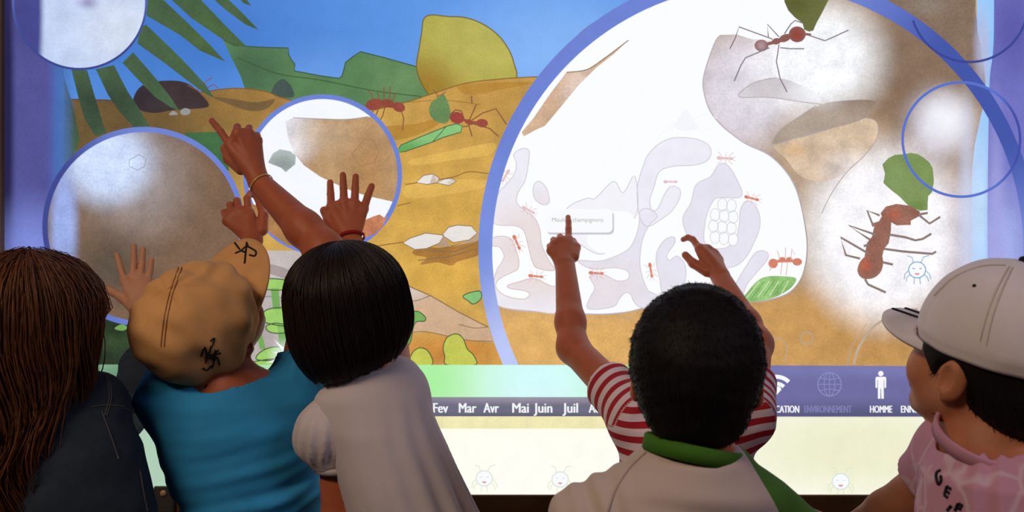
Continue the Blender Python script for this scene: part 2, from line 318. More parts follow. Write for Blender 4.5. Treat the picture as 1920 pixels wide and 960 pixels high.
# ---- violet margin at the left
vl = paint('picture_violet_margin', (84, 84, 150), [(0, 200, 34, 900, (40, 38, 78), 1, .5), (118, 250, 34, 900, (72, 112, 188), .95, .1), (60, 470, 90, 140, (132, 146, 226), .95), (60, 10, 60, 120, (64, 62, 120), .8)], .03, .03, True)
shape('violet_margin', [('f', [(9, -190), (110, -190), (118, 60), (122, 200), (120, 320), (124, 700), (9, 700)], vl)], 12, label='violet margin along the left side of the screen')
shape('soft_edge', [('f', ellipse(121, 300, 24, 420, 60), paint('margin_soft_edge', (78, 112, 172), (), .03, .03, alpha=(121, 300, 24, 420, .8)))], 13)
# ---- round lenses at the left
tl = paint('lens_glass', (196, 212, 244), [(230, 60, 140, 120, (216, 224, 240), .8), (165, 5, 30, 20, (150, 146, 190), .9), (30, 30, 58, 300, (72, 74, 142), 1, .72)], .03, .05, True)
def lens(cx, cy, rx, ry, wd, fill, lvl, label, clip=None):
    o = ellipse(cx, cy, rx, ry, 96)
    return shape('round_lens', [('f', o, fill), ('l', ellipse(cx, cy, rx-wd/2, ry-wd/2, 96), wd, 'closed', BLUE_RING)], lvl, label=label)
lens(150, 5, 127, 127, 4.5, tl, 14, 'pale round lens at the top left of the picture')
ll = paint('lens_earth', (126, 100, 80), [(255, 330, 150, 170, (172, 164, 166), .8), (200, 305, 115, 105, (206, 222, 255), 1, .35), (120, 430, 36, 180, (160, 180, 240), .95, .3), (210, 500, 110, 110, (88, 78, 68), .9), (330, 560, 130, 80, (92, 76, 64), .8)], .06, .08, True)
lens(270, 425, 190, 187, 10, ll, 15, 'large round lens showing brown earth above the tan cap')
shape('drawn_hexagon', [('l', [(243, 300), (262, 290), (274, 298), (272, 312), (258, 319), (243, 312)], 1.2, 'closed', paint('picture_faint_line', (150, 146, 152), (), 0, 0))], 16)
ml = paint('lens_white', (246, 249, 255), (), .01, .01, True)
lens(605, 328, 149, 151, 9, ml, 15, 'round lens showing white ground and tan earth between raised hands')
te = paint('lens_tan_earth', (186, 150, 110), [(545, 250, 75, 80, (236, 236, 248), 1, .2), (690, 330, 70, 120, (176, 130, 84), .8), (600, 250, 90, 60, (198, 172, 142), .8)], .06, .1)
shape('drawn_earth', [('f', [(536, 228), (550, 221), (600, 223), (650, 224), (690, 219)]+[(605+140.5*math.cos(t_), 328+142.5*math.sin(t_)) for t_ in np.linspace(-.86, .36, 16)]+[(700, 370), (670, 362), (640, 350), (600, 331), (570, 310), (552, 288), (540, 258)], te), ('l', so([(550, 221), (600, 223), (650, 224), (690, 219)]), 1.3, pale)], 17)
shape('drawn_hexagon', [('l', [(660, 290), (682, 262), (700, 262), (710, 285), (702, 305), (676, 312)], 1.3, 'closed', paint('picture_faint_brown', (160, 124, 92), (), 0, 0))], 18)
gs = paint('picture_grey_leaf', (176, 186, 184), [(530, 310, 40, 26, (140, 152, 148), .8)], .05, .06)
shape('drawn_leaf', [('f', [(503, 305), (512, 288), (525, 280), (545, 284), (555, 292), (554, 308), (536, 323), (528, 315), (510, 308)], gs)], 18)
ob = paint('picture_orange_patch', (196, 126, 92), (), .1, .15)
shape('drawn_ant', [('f', [(686, 412), (700, 406), (712, 402), (720, 408), (727, 404), (716, 428), (700, 440), (684, 446), (680, 430)], ob)], 18, label='reddish ant shape at the lower edge of the round lens')
shape('lens_ground', [('f', [(468, 380), (520, 400), (600, 430), (640, 440), (690, 455), (660, 462), (600, 470), (540, 460), (490, 425)], paint('lens_brown', (168, 124, 80), (), .06, .1))], 17)
# ---- the great lens
CW, CH = 497, 496
earth = paint('nest_earth', (172, 146, 120), [(1720, 130, 190, 240, (132, 108, 90), .9, .2), (1390, 170, 150, 170, (226, 220, 232), .95, .25), (1560, 270, 150, 90, (210, 176, 142), .8), (1480, 420, 120, 160, (206, 184, 164), .8),
     (1500, 640, 620, 150, (204, 156, 92), .95, .35), (1000, 640, 380, 130, (228, 178, 104), .9, .2), (1640, 640, 160, 70, (186, 140, 84), .7), (1530, 110, 165, 150, (250, 251, 255), 1, .35), (1660, 440, 190, 215, (252, 250, 254), 1, .5), (1810, 470, 60, 250, (206, 196, 216), .7), (1760, 235, 90, 100, (226, 224, 246), .8)], .05, .07, True)
nestw = paint('nest_white', (251, 253, 255), (), .004, .004, True)
ring_o = ellipse(1421, 468, 524, 526, 160); ring_i = ellipse(1420, 468, CW, CH, 160)
shape('great_lens', [('f', ring_i, nestw)], 20, label='great round lens showing the white ant nest')
nb = so([(1352, 66), (1342, 76), (1328, 112), (1318, 150), (1321, 180), (1332, 210), (1352, 235), (1375, 254), (1400, 271), (1440, 290), (1470, 318), (1490, 350), (1502, 388), (1510, 430), (1513, 462), (1510, 495), (1500, 525), (1480, 548), (1450, 560), (1420, 565), (1395, 566), (1330, 572), (1240, 574), (1205, 578), (1175, 585), (1130, 589), (1085, 588), (1035, 586), (1000, 584), (960, 580), (930, 573)])
def inring(p, rx=CW, ry=CH): return ((p[0]-1420)/rx)**2+((p[1]-468)/ry)**2 <= 1
lowarc = [(1420+(CW)*math.cos(a), 468+(CH)*math.sin(a)) for a in np.linspace(math.pi-.24, -math.pi*.42, 120)]
eo = nb+[p for p in lowarc]+[(1540, 10), (1500, 50), (1450, 76), (1410, 74), (1380, 65)]
nl = paint('nest_outline', (186, 178, 190), [(1500, 480, 100, 160, (160, 140, 128), .8)], 0, 0)
shape('nest_earth', [('f', eo, earth), ('l', nb, 2.2, nl)], 21, label='brown earth around the nest inside the great lens')
gl = paint('nest_grey_leaf', (208, 202, 206), [(1560, 170, 110, 60, (246, 246, 252), 1, .3), (1390, 180, 60, 40, (216, 210, 220), .6)], .03, .05); gl2 = paint('nest_taupe_leaf', (176, 160, 146), [(1640, 170, 120, 80, (140, 116, 98), .9), (1540, 180, 60, 40, (222, 214, 216), .8)], .05, .07)
fl = paint('nest_faint_line', (178, 166, 166), (), 0, 0); lobe = paint('nest_tan_lobe', (214, 190, 164), [(1490, 282, 40, 25, (206, 168, 128), .8), (1600, 320, 90, 60, (232, 224, 226), .8)], .06, .12)
shape('drawn_leaf', [('f', sm([(1385, 183), (1396, 166), (1420, 153), (1455, 146), (1500, 160), (1540, 190), (1500, 190), (1440, 183)]), gl), ('l', so([(1455, 146), (1420, 153), (1396, 166), (1386, 182), (1440, 183), (1500, 191), (1540, 196)]), 1.4, fl)], 22)
shape('drawn_lobe', [('f', sm([(1450, 271), (1500, 258), (1555, 242), (1595, 226), (1628, 222), (1645, 234), (1642, 262), (1620, 292), (1588, 322), (1545, 340), (1500, 330), (1475, 300)]), lobe), ('l', so([(1500, 258), (1555, 242), (1595, 226), (1628, 222), (1645, 234), (1642, 262), (1620, 292), (1588, 322), (1560, 360), (1540, 400)]), 1.6, fl)], 22)
shape('drawn_leaf', [('f', sm([(1448, 272), (1460, 246), (1490, 224), (1530, 200), (1570, 190), (1640, 190), (1620, 222), (1555, 242), (1500, 256)]), gl2), ('l', so([(1530, 198), (1490, 224), (1460, 246), (1449, 271), (1500, 256), (1555, 242)]), 1.5, fl)], 23)
tan = paint('nest_tan_sliver', (206, 172, 144), [(1090, 175, 60, 80, (226, 210, 202), .8)], .06, .12)
shape('drawn_bank', [('f', [(1178, 76), (1150, 102), (1118, 127), (1085, 160), (1052, 200), (1022, 236), (1004, 244), (982, 256), (978, 248), (1000, 222), (1030, 178), (1062, 136), (1100, 131), (1130, 112)], tan), ('l', so([(1062, 136), (1100, 131), (1130, 112), (1178, 76)]), 1.8, stl)], 22)
ghost = paint('nest_ghost', (246, 247, 252), (), 0, 0)
so1 = paint('nest_soil_light', (239, 238, 248), [(1010, 470, 150, 150, (234, 220, 220), .95, .3), (1140, 540, 90, 60, (230, 220, 226), .9)], .01, .02); so2 = paint('nest_soil', (230, 228, 240), [(1130, 540, 160, 80, (232, 222, 226), .9)], .01, .02); sol = paint('nest_soil_line', (212, 202, 214), [(1000, 520, 150, 140, (214, 186, 170), .9)], 0, 0)
soils = [([(963, 290), (978, 279), (992, 283), (990, 312), (984, 340), (972, 360), (969, 380), (985, 395), (1002, 408), (1012, 430), (1016, 460), (1030, 490), (1040, 507), (1008, 503), (998, 490), (990, 460), (983, 435), (968, 424), (928, 420), (926, 395), (935, 362), (950, 345), (965, 325), (968, 305)], so1),
 ([(924, 446), (945, 443), (960, 450), (968, 470), (973, 490), (970, 505), (955, 513), (935, 524), (930, 538), (945, 553), (970, 560), (985, 560), (993, 552), (984, 545), (957, 541), (952, 535), (975, 528), (1000, 522), (1030, 535), (1045, 542), (1045, 585), (1000, 583), (932, 572), (926, 530), (932, 506), (942, 490), (945, 478), (936, 463), (924, 461)], so1),
 ([(1083, 488), (1120, 490), (1150, 482), (1177, 468), (1190, 448), (1198, 420), (1200, 396), (1216, 392), (1232, 405), (1216, 424), (1203, 455), (1200, 500), (1212, 540), (1225, 550), (1245, 560), (1207, 577), (1190, 568), (1182, 552), (1172, 549), (1161, 560), (1150, 575), (1112, 580), (1100, 575), (1106, 558), (1115, 540), (1108, 525), (1106, 517), (1130, 514), (1155, 526), (1174, 525), (1180, 515), (1172, 506), (1150, 502), (1118, 505), (1098, 500)], so2),
 ([(1207, 308), (1215, 290), (1235, 270), (1262, 259), (1300, 260), (1325, 270), (1333, 285), (1325, 302), (1300, 310), (1262, 312), (1236, 322), (1226, 350), (1218, 376), (1222, 394), (1233, 391), (1245, 366), (1257, 350), (1272, 353), (1275, 368), (1260, 395), (1238, 412), (1218, 424), (1206, 420), (1197, 398), (1195, 350)], so1),
 ([(1345, 311), (1359, 307), (1372, 320), (1385, 345), (1391, 361), (1384, 371), (1346, 371), (1335, 380), (1325, 402), (1320, 430), (1320, 452), (1330, 470), (1310, 480), (1298, 458), (1285, 434), (1280, 408), (1295, 380), (1305, 346), (1331, 332)], so2),
 ([(1387, 397), (1394, 381), (1405, 377), (1416, 386), (1424, 406), (1423, 430), (1413, 455), (1400, 480), (1380, 498), (1352, 502), (1330, 490), (1328, 468), (1360, 465), (1378, 447), (1385, 425)], so2),
 ([(1428, 470), (1439, 475), (1436, 490), (1402, 530), (1388, 560), (1366, 562), (1380, 530), (1404, 490), (1416, 474)], so2),
 ([(1233, 468), (1246, 450), (1262, 444), (1265, 455), (1250, 478), (1255, 488), (1270, 480), (1285, 500), (1280, 535), (1245, 552), (1236, 520), (1230, 490)], so2),
 ([(1000, 350), (1010, 340), (1024, 352), (1030, 378), (1018, 384), (1002, 372)], so1), ([(1062, 392), (1100, 372), (1116, 372), (1150, 340), (1168, 362), (1190, 330), (1194, 400), (1160, 440), (1140, 470), (1120, 476), (1090, 460), (1062, 440)], paint('nest_soil_pale', (244, 243, 250), (), .01, .01))]
for pts, m in soils:
    q = sm(pts, 4); shape('nest_soil', [('f', q, m), ('l', q, 1.5, 'closed', sol)], 24)
shape('nest_chamber', [('f', sm([(1120, 400), (1150, 396), (1182, 400), (1190, 430), (1170, 462), (1140, 474), (1118, 470), (1100, 450)]), nestw)], 25)
cl = paint('nest_cell_line', (206, 204, 206), (), 0, 0)
for i in range(3):
    for j in range(4):
        if i == 0 and j == 0: continue
        e = ellipse(1337+i*17+(j % 2)*3, 382+j*21+i*2, 9, 12, 16); shape('nest_cell', [('f', e, wht), ('l', e, 1.1, 'closed', cl)], 26)
AR = paint('nest_ant', (214, 132, 108), (), .05, .05); AL = paint('nest_ant_leg', (226, 176, 164), (), 0, 0); AF = paint('nest_ant_faint', (226, 196, 200), (), 0, 0)
for a in ((991, 394, 26, .5, AF, AL), (969, 455, 30, 1.15, AR, AL), (1005, 518, 28, .1, AR, AL), (1118, 512, 28, .05, AR, AL), (1220, 507, 28, 1.4, AR, AL), (1359, 297, 30, .05, AF, AL), (1257, 341, 26, 0, AF, ghost), (1409, 372, 28, .25, AR, AL), (948, 330, 26, 2.1, AF, AL)): tiny_ant(*a, 27)
shape('drawn_ant', [('f', sm([(1270, 225), (1285, 205), (1300, 225), (1310, 240), (1285, 246), (1262, 238)]), ghost)]+[('l', p, 1.3, ghost) for p in ([(1285, 230), (1320, 215), (1345, 222)], [(1285, 236), (1315, 245), (1335, 240)], [(1265, 235), (1240, 250), (1230, 268)])], 24)
gg = paint('nest_grass', (152, 198, 122), (), .08, .2); ggl = paint('nest_grass_light', (206, 228, 178), (), 0, 0); ggd = paint('nest_grass_dark', (112, 168, 88), (), 0, 0)
shape('drawn_grass', [('f', sm([(1390, 566), (1402, 546), (1420, 526), (1440, 518), (1470, 518), (1492, 522), (1484, 538), (1464, 552), (1435, 562)]), gg)]+[('l', [(1398+i*11, 560-i*1.5), (1424+i*9, 528-i*.4)], 1.8, (ggl, ggd)[i % 2]) for i in range(7)], 27, label='green grass at the foot of the nest')
shape('drawn_ant', [el(1449, 494, 9, 9, AR), el(1466, 487, 7, 5, AR), el(1479, 487, 6, 5, AR), el(1494, 491, 9, 7, AR), ('l', [(1449, 490), (1494, 489)], 5, AR)]+[('l', p, 1.4, AL) for p in ([(1462, 488), (1457, 470)], [(1472, 488), (1472, 464)], [(1482, 488), (1484, 466), (1490, 478)], [(1466, 490), (1463, 515)], [(1476, 490), (1473, 517)], [(1446, 500), (1442, 508)])], 28, label='red ant above the green grass')
# leaf-cutter ant at the top
A2 = paint('top_ant', (140, 92, 86), [(1494, 66, 20, 20, (150, 66, 56), .9), (1427, 86, 16, 16, (186, 160, 170), .8)], .05, .05); L2 = paint('top_ant_leg', (128, 116, 126), (), 0, 0)
ol = paint('top_leaf', (108, 112, 66), [(1490, 10, 60, 40, (92, 96, 48), .8)], .05, .06)
shape('drawn_leaf', [('f', [(1468, -20), (1470, 4), (1477, 20), (1490, 34), (1504, 44), (1507, 56), (1516, 60), (1524, 58), (1530, 44), (1541, 24), (1553, 0), (1556, -20)], ol)], 27, label='olive leaf carried by the ant at the top of the great lens')
shape('drawn_ant', [el(1494, 65, 16, 15, A2), el(1471, 72, 12, 7, A2, -.4), el(1455, 78, 9, 6, A2, -.2), el(1427, 86, 13, 11, A2), ('l', [(1494, 66), (1470, 73), (1450, 80), (1427, 86)], 6, A2), ('l', [(1506, 64), (1520, 66)], 5, A2)]+[('l', p, 2.2, L2) for p in ([(1460, 70), (1438, 46), (1440, 70)], [(1448, 74), (1385, 51), (1378, 72), (1368, 92)], [(1442, 90), (1397, 109), (1388, 124), (1376, 153)], [(1460, 84), (1455, 116), (1462, 148), (1475, 173)], [(1462, 90), (1482, 92), (1507, 92)], [(1470, 64), (1482, 46), (1490, 39), (1504, 44)], [(1513, 66), (1546, 77), (1562, 70), (1590, 57)])], 28, label='red ant with long legs at the top of the great lens')
# big ant at the right
Z = lambda pts: [(1480+x/3, 240+y/3) for x, y in pts]
BA = paint('big_ant', (152, 106, 92), [(1675, 402, 24, 20, (178, 98, 76), .8), (1622, 498, 20, 22, (184, 98, 72), .9), (1636, 462, 12, 18, (170, 104, 90), .6)], .08, .12); BL = paint('big_ant_leg', (140, 122, 116), (), 0, 0)
bl_ = paint('big_leaf', (130, 152, 94), [(1735, 300, 40, 60, (124, 150, 84), .7), (1720, 385, 30, 20, (110, 138, 72), .8)], .05, .06)
shape('drawn_leaf', [('f', Z([(520, 205), (555, 170), (590, 152), (640, 148), (680, 140), (720, 148), (750, 165), (785, 195), (803, 225), (810, 300), (800, 360), (778, 385), (775, 425), (775, 462), (730, 466), (660, 432), (620, 390), (570, 350), (525, 310), (535, 260)]), bl_)], 28, label='large green leaf carried by the big ant at the right')
shape('drawn_ant', [('f', Z([(510, 480), (540, 442), (600, 427), (680, 438), (730, 470), (730, 495), (680, 522), (680, 546), (600, 548), (560, 525), (520, 505)]), BA), ('f', Z([(572, 500), (568, 580), (556, 648), (530, 680), (517, 730), (418, 735), (432, 650), (462, 610), (475, 550), (465, 535), (500, 525), (515, 500)]), BA), ('f', sm(Z([(380, 795), (398, 748), (440, 715), (515, 715), (520, 790), (482, 838), (425, 850), (392, 832)])), BA)] +
    [('l', Z(p), 4.4, BL) for p in ([(505, 492), (435, 465), (470, 555)], [(480, 600), (330, 548), (450, 628)], [(440, 705), (285, 615), (315, 715), (395, 735)], [(560, 600), (650, 615), (705, 632), (745, 625), (795, 595)], [(530, 680), (640, 695), (800, 708), (822, 695)], [(520, 755), (580, 768)], [(725, 490), (785, 538), (845, 500)], [(730, 486), (775, 478)], [(422, 850), (440, 880), (540, 925)], [(415, 665), (445, 655)])], 29, label='big red ant with bent legs at the right of the great lens')
# speckles, faint trails
for _it in ([('l', so([(1600, 684), (1610, 650), (1640, 610), (1690, 585), (1720, 580)]), 5, paint('trail_grey', (188, 170, 150), (), .03, .05)), ('l', so([(1588, 684), (1596, 650), (1625, 606)]), 1.2, fl), ('l', ellipse(1512, 634, 12, 12, 20), 1.2, 'closed', fl), ('l', so([(1440, 640), (1460, 634), (1474, 650), (1470, 680)]), 1.2, fl), ('l', [(1165, 592), (1175, 600), (1186, 596)], 1, fl)]): shape('drawn_trail', [_it], 24)
# right hand light strip and violet margin (seen through the rim)
vr = paint('violet_margin_right', (116, 118, 196), [(1880, 470, 90, 190, (168, 178, 238), .95), (1900, 60, 80, 160, (92, 90, 168), .9)], .03, .03, True)
shape('violet_margin', [('f', [(1858, -190), (2010, -190), (2010, 690), (1850, 690), (1848, 400), (1852, 200)], vr)], 30, label='violet margin along the right side of the screen')
ls = paint('light_strip', (152, 200, 248), [(1835, 400, 40, 260, (196, 222, 252), .9)], .02, .03)
shape('light_strip', [('f', sm([(1832, -190), (1858, -190), (1862, 60), (1854, 150), (1852, 240), (1850, 420), (1850, 690), (1822, 690), (1820, 420), (1824, 290), (1846, 170), (1838, 90), (1830, 30)], 6), ls)], 31, label='pale blue light strip down the right of the screen')
out_r = paint('outer_earth', (134, 112, 96), [(1740, 10, 60, 30, (150, 140, 130), .6)], .07, .08)
shape('drawn_earth', [('f', [(1600, -190), (1830, -190), (1828, 20), (1840, 100), (1848, 170), (1800, 160), (1700, 60), (1600, 0)], out_r)], 19)
for x_, a_, c_ in ((1812, .75, (206, 216, 246)), (1866, .8, (166, 166, 226))): shape('soft_edge', [('f', ellipse(x_, 400, 26, 300, 60), paint('strip_soft_edge', c_, (), .02, .02, alpha=(x_, 400, 26, 300, a_)))], 33)
shape('drawn_soft_edge', [('f', [(1800, -30), (1850, -30), (1856, 200), (1810, 200)], paint('soft_edge', (186, 190, 224), (), .02, .02, alpha=(1842, 90, 26, 120, .9)))], 32)
# rims over everything
rim = []
for i in range(160): rim.append((ring_o[i], ring_i[i]))
V = [(SX(p[0]), -STEP*34, SZ(p[1])) for pr in rim for p in pr]; F = [(2*i, 2*i+1, (2*i+3) % 320, (2*i+2) % 320) for i in range(160)]
me = bpy.data.meshes.new('lens_rim'); me.from_pydata(V, [], F); me.update()
lo = link('lens_rim', me, BLUE_RING, scr, label='thick blue rim of the great lens')
bm = bmesh.new(); bm.from_mesh(me)
for f in bm.faces:
    if f.normal.y > 0: f.normal_flip()
bm.to_mesh(me); bm.free()
SR1 = paint('small_rim', (92, 116, 204), [(1900, 260, 60, 120, (70, 80, 166), 1, .3)], 0, 0); SR2 = paint('small_rim_dark', (62, 72, 148), (), 0, 0)
shape('lens_glow', [('f', ellipse(1790, 240, 95, 90, 40), paint('lens_glow_white', (248, 248, 255), (), .01, .02, alpha=(1770, 225, 80, 75, .95)))], 29)
shape('lens_rim', [('l', ellipse(1801, 262, 110, 107, 80), 5, 'closed', SR1)], 35, label='thin blue rim of the small lens at the right')
shape('lens_rim', [('l', ellipse(1816, 4, 111, 113, 80)[0:37], 4.5, SR2)], 35, label='thin dark rim of the lens at the top right corner')
shape('rim_edge_line', [('l', so([(1068, 84), (1085, 66), (1110, 46), (1130, 36)]), 3, ydk)], 33)
# tooltip
def rrect(x0, y0, x1, y1, r):
    o = []
    for cx, cy, a in ((x1-r, y1-r, 0), (x0+r, y1-r, 90), (x0+r, y0+r, 180), (x1-r, y0+r, 270)):
        for k in range(7): t = math.radians(a+k*15); o.append((cx+r*math.cos(t), cy+r*math.sin(t)))
    return o
shape('tooltip', [('f', rrect(1025, 396, 1151, 440, 9), paint('tooltip_shadow', (206, 202, 214), (), 0, 0))], 36); 
tip = shape('tooltip', [('f', rrect(1022, 392, 1148, 436, 9), wht)], 37, label='white tooltip with a faint caption inside the great lens')
def text(s, px, py, hpx, wpx, m, lvl, bold=.0, name='lettering', parent=scr, align='L'):
    cu = bpy.data.curves.new('t', 'FONT'); cu.body = s; cu.resolution_u = 3
    o = bpy.data.objects.new('t', cu); COL.objects.link(o)
    me = bpy.data.meshes.new_from_object(o.evaluated_get(bpy.context.evaluated_depsgraph_get()))
    bpy.data.objects.remove(o)
    n = len(me.vertices); co = np.empty(n*3, np.float32); me.vertices.foreach_get('co', co); co = co.reshape(-1, 3)
    x0, x1 = co[:, 0].min(), co[:, 0].max()
    X = px+(co[:, 0]-x0)/(x1-x0)*wpx; Yp = py-co[:, 1]/.69*hpx
    out = np.stack([(X-960)*PXM, np.full(n, -STEP*lvl), CAM_Z-(Yp-480)*PXM], 1).astype(np.float32)
    me.vertices.foreach_set('co', out.ravel()); me.update(); me.materials.clear()
    bm = bmesh.new(); bm.from_mesh(me)
    for f in bm.faces:
        if f.normal.y > 0: f.normal_flip()
    bm.to_mesh(me); bm.free()
    bm = bmesh.new(); bm.from_mesh(me); g = bm.faces[:]; q = (max(co[:, 0])-min(co[:, 0]))*0+bold*hpx*PXM*2
    for dx in ((q, -q) if bold else ()):
        d = bmesh.ops.duplicate(bm, geom=g); bmesh.ops.translate(bm, vec=(dx, 0, 0), verts=[v for v in d['geom'] if isinstance(v, bmesh.types.BMVert)])
    bm.to_mesh(me); bm.free()
    return link(name, me, m, parent, label='lettering reading '+s)
text('Meule à champignons', 1035, 416, 8, 96, paint('caption_grey', (168, 180, 166), (), 0, 0), 38)
# ---- menu bars
gc = paint('season_bar', (196, 246, 190), [(1010, 715, 190, 160, (212, 252, 252), 1, .1), (800, 715, 120, 120, (168, 240, 160), .9), (1190, 715, 90, 120, (160, 226, 130), .9), (300, 720, 300, 100, (90, 130, 110), .9, .3)], .01, .01, True)
shape('season_bar', [('f', [(9, 683), (1300, 684), (1300, 745), (9, 745)], gc)], 40, label='pale green to cyan season bar below the picture')
vb = paint('menu_bar_violet', (112, 110, 162), [(1640, 690, 500, 30, (126, 126, 182), .8), (1640, 780, 600, 40, (86, 86, 122), .9)], .02, .02, True)
shape('menu_bar', [('f', [(1300, 684), (2010, 687), (2010, 781), (1300, 781)], vb)], 40, label='violet menu bar with white icons')
mb = paint('month_bar_grey', (112, 110, 130), [(1000, 745, 400, 18, (158, 150, 168), .9), (1000, 785, 500, 18, (88, 86, 104), .8)], .02, .02)
shape('month_bar', [('f', [(9, 744), (1300, 744), (1300, 780), (9, 780)], mb)], 41, label='grey bar with the names of the months')
cream = paint('lower_cream', (254, 254, 240), [(1620, 840, 420, 130, (238, 238, 206), .95, .2), (300, 850, 330, 140, (176, 206, 182), 1, .35), (980, 880, 330, 120, (255, 255, 246), .8)], .01, .015, True)
shape('lower_panel', [('f', [(9, 780), (2010, 780), (2010, 930), (9, 930)], cream)], 40, label='bright cream panel along the bottom of the screen')
shape('lower_band', [('f', [(740, 780), (1300, 780), (1300, 803), (740, 803)], paint('lower_band_yellow', (240, 232, 180), (), .03, .05))], 41)
LW = paint('letters_white', (248, 248, 252), (), 0, 0, emit=1.0)
for s, x, wd in (('Fev', 813, 27), ('Mar', 861, 32), ('Avr', 907, 28), ('Mai', 961, 30), ('Juin', 1001, 34), ('Juil', 1055, 28), ('Août', 1104, 36)): text(s, x, 773, 18, wd, LW, 43, .018)
for s, x, wd, m in (('COMMUNICATION', 1396, 101, LW), ('ENVIRONNEMENT', 1507, 88, paint('letters_faint', (128, 128, 178), (), 0, 0)), ('HOMME', 1630, 41, LW), ('ENNEMIS/PRÉDATEURS', 1688, 126, LW)): text(s, x, 773, 13, wd, m, 43, .02)
# icons
def arc(cx, cy, r, a0, a1, n=14): return [(cx+r*math.cos(math.radians(a0+(a1-a0)*i/n)), cy-r*math.sin(math.radians(a0+(a1-a0)*i/n))) for i in range(n+1)]
shape('wifi_icon', [('l', arc(1455, 738, 32, 45, 135), 7.5, LW), ('l', arc(1455, 738, 19, 45, 135), 7, LW), ('f', [(1455, 740), (1446, 730), (1448, 725), (1455, 723), (1462, 725), (1464, 730)], LW)], 43, label='white radio wave icon')
GI = paint('icon_faint', (142, 142, 196), (), 0, 0)
shape('globe_icon', [('l', ellipse(1554, 720, 22, 22, 40), 1.8, 'closed', GI), ('l', ellipse(1554, 720, 10, 22, 30), 1.4, 'closed', GI), ('l', [(1554, 698), (1554, 742)], 1.4, GI), ('l', [(1532, 720), (1576, 720)], 1.4, GI), ('l', so([(1536, 708), (1554, 711), (1572, 708)]), 1.4, GI), ('l', so([(1536, 732), (1554, 729), (1572, 732)]), 1.4, GI)], 43, label='faint globe icon')
shape('person_icon', [('f', ellipse(1650, 700, 5, 5, 16), LW), ('f', rrect(1640, 706, 1660, 712, 3), LW), ('f', rrect(1640, 707, 1643.5, 727, 1.7), LW), ('f', rrect(1656.5, 707, 1660, 727, 1.7), LW), ('f', [(1644.5, 708), (1655.5, 708), (1655.5, 747), (1651, 747), (1650.5, 728), (1649.5, 728), (1649, 747), (1644.5, 747)], LW)], 43, label='white standing person icon')
shape('warning_icon', [('f', [(1722, 746), (1733, 726), (1744, 746)], LW)], 43, label='white triangle icon')
bl1 = paint('bug_blue', (120, 168, 206), (), 0, 0); bl2 = paint('bug_grey', (218, 226, 220), (), 0, 0); bl3 = paint('bug_mouth', (200, 90, 96), (), 0, 0); bl4 = paint('bug_green', (222, 230, 200), (), 0, 0)
def bug(cx, cy, s, c1, c2, lvl, label):
    T = lambda pts: [(cx+x*s, cy+y*s) for x, y in pts]
    it = [('f', ellipse(cx, cy, 16*s, 15*s, 28), wht), ('l', ellipse(cx, cy, 16*s, 15*s, 28), 2*s, 'closed', c1), ('f', T([(-5, 6), (5, 6), (2, 10), (-2, 10)]), bl3), ('l', T([(-9, -3), (-4, -2)]), 1.8*s, c1), ('l', T([(9, -3), (4, -2)]), 1.8*s, c1)]
    for p in ([(-7, -14), (-10, -24), (-18, -26)], [(7, -14), (12, -24), (22, -27)], [(-17, 2), (-23, 8), (-24, 18)], [(-14, 9), (-19, 14), (-20, 22)], [(17, 2), (23, 8), (26, 18)], [(14, 9), (19, 14), (22, 22)], [(-5, 15), (-6, 27)], [(5, 15), (6, 27)]): it.append(('l', T(p), 1.5*s, c2))
    shape('bug_button', it, lvl, label=label)
bug(1718, 506, 1, bl1, bl1, 40, 'small blue round bug drawing beside the white cap')
bug(908, 896, .95, bl2, bl4, 43, 'small pale bug drawing on the bottom panel beside the white dress')
bug(1050, 898, .95, bl2, bl4, 43, 'small pale bug drawing on the bottom panel behind the shoulder')
bug(1575, 902, .98, bl2, bl4, 43, 'small pale bug drawing on the bottom panel at the right')
# touch sparkle
gw = paint('touch_glow', (240, 250, 250), (), 0, 0, alpha=(545, 668, 48, 44, 1.0)); 
shape('touch_glow', [('f', ellipse(545, 668, 48, 44, 40), gw)]+[('f', [(545+5*math.cos(a_+1.57), 668+5*math.sin(a_+1.57)), (545+(34+14*(k_ % 2))*math.cos(a_), 668+(30+14*(k_ % 2))*math.sin(a_)), (545-5*math.cos(a_+1.57), 668-5*math.sin(a_+1.57))], wht) for k_, a_ in enumerate(np.linspace(0, 6.283, 12)[:-1])], 44, label='bright sparkle at the touched mushroom')
shape('drawn_ant', [el(540, 668, 9, 5, RED), el(550, 666, 6, 4, RED), ('l', [(532, 672), (527, 682)], 1.5, DRK), ('l', [(546, 672), (552, 682)], 1.5, DRK)], 45)
shape('drawn_ant', [el(266, 714, 8, 7, paint('ant_orange', (206, 110, 60), (), .1, .2)), el(274, 706, 5, 4, RED), ('l', [(262, 706), (264, 696)], 1.5, RED)], 45)
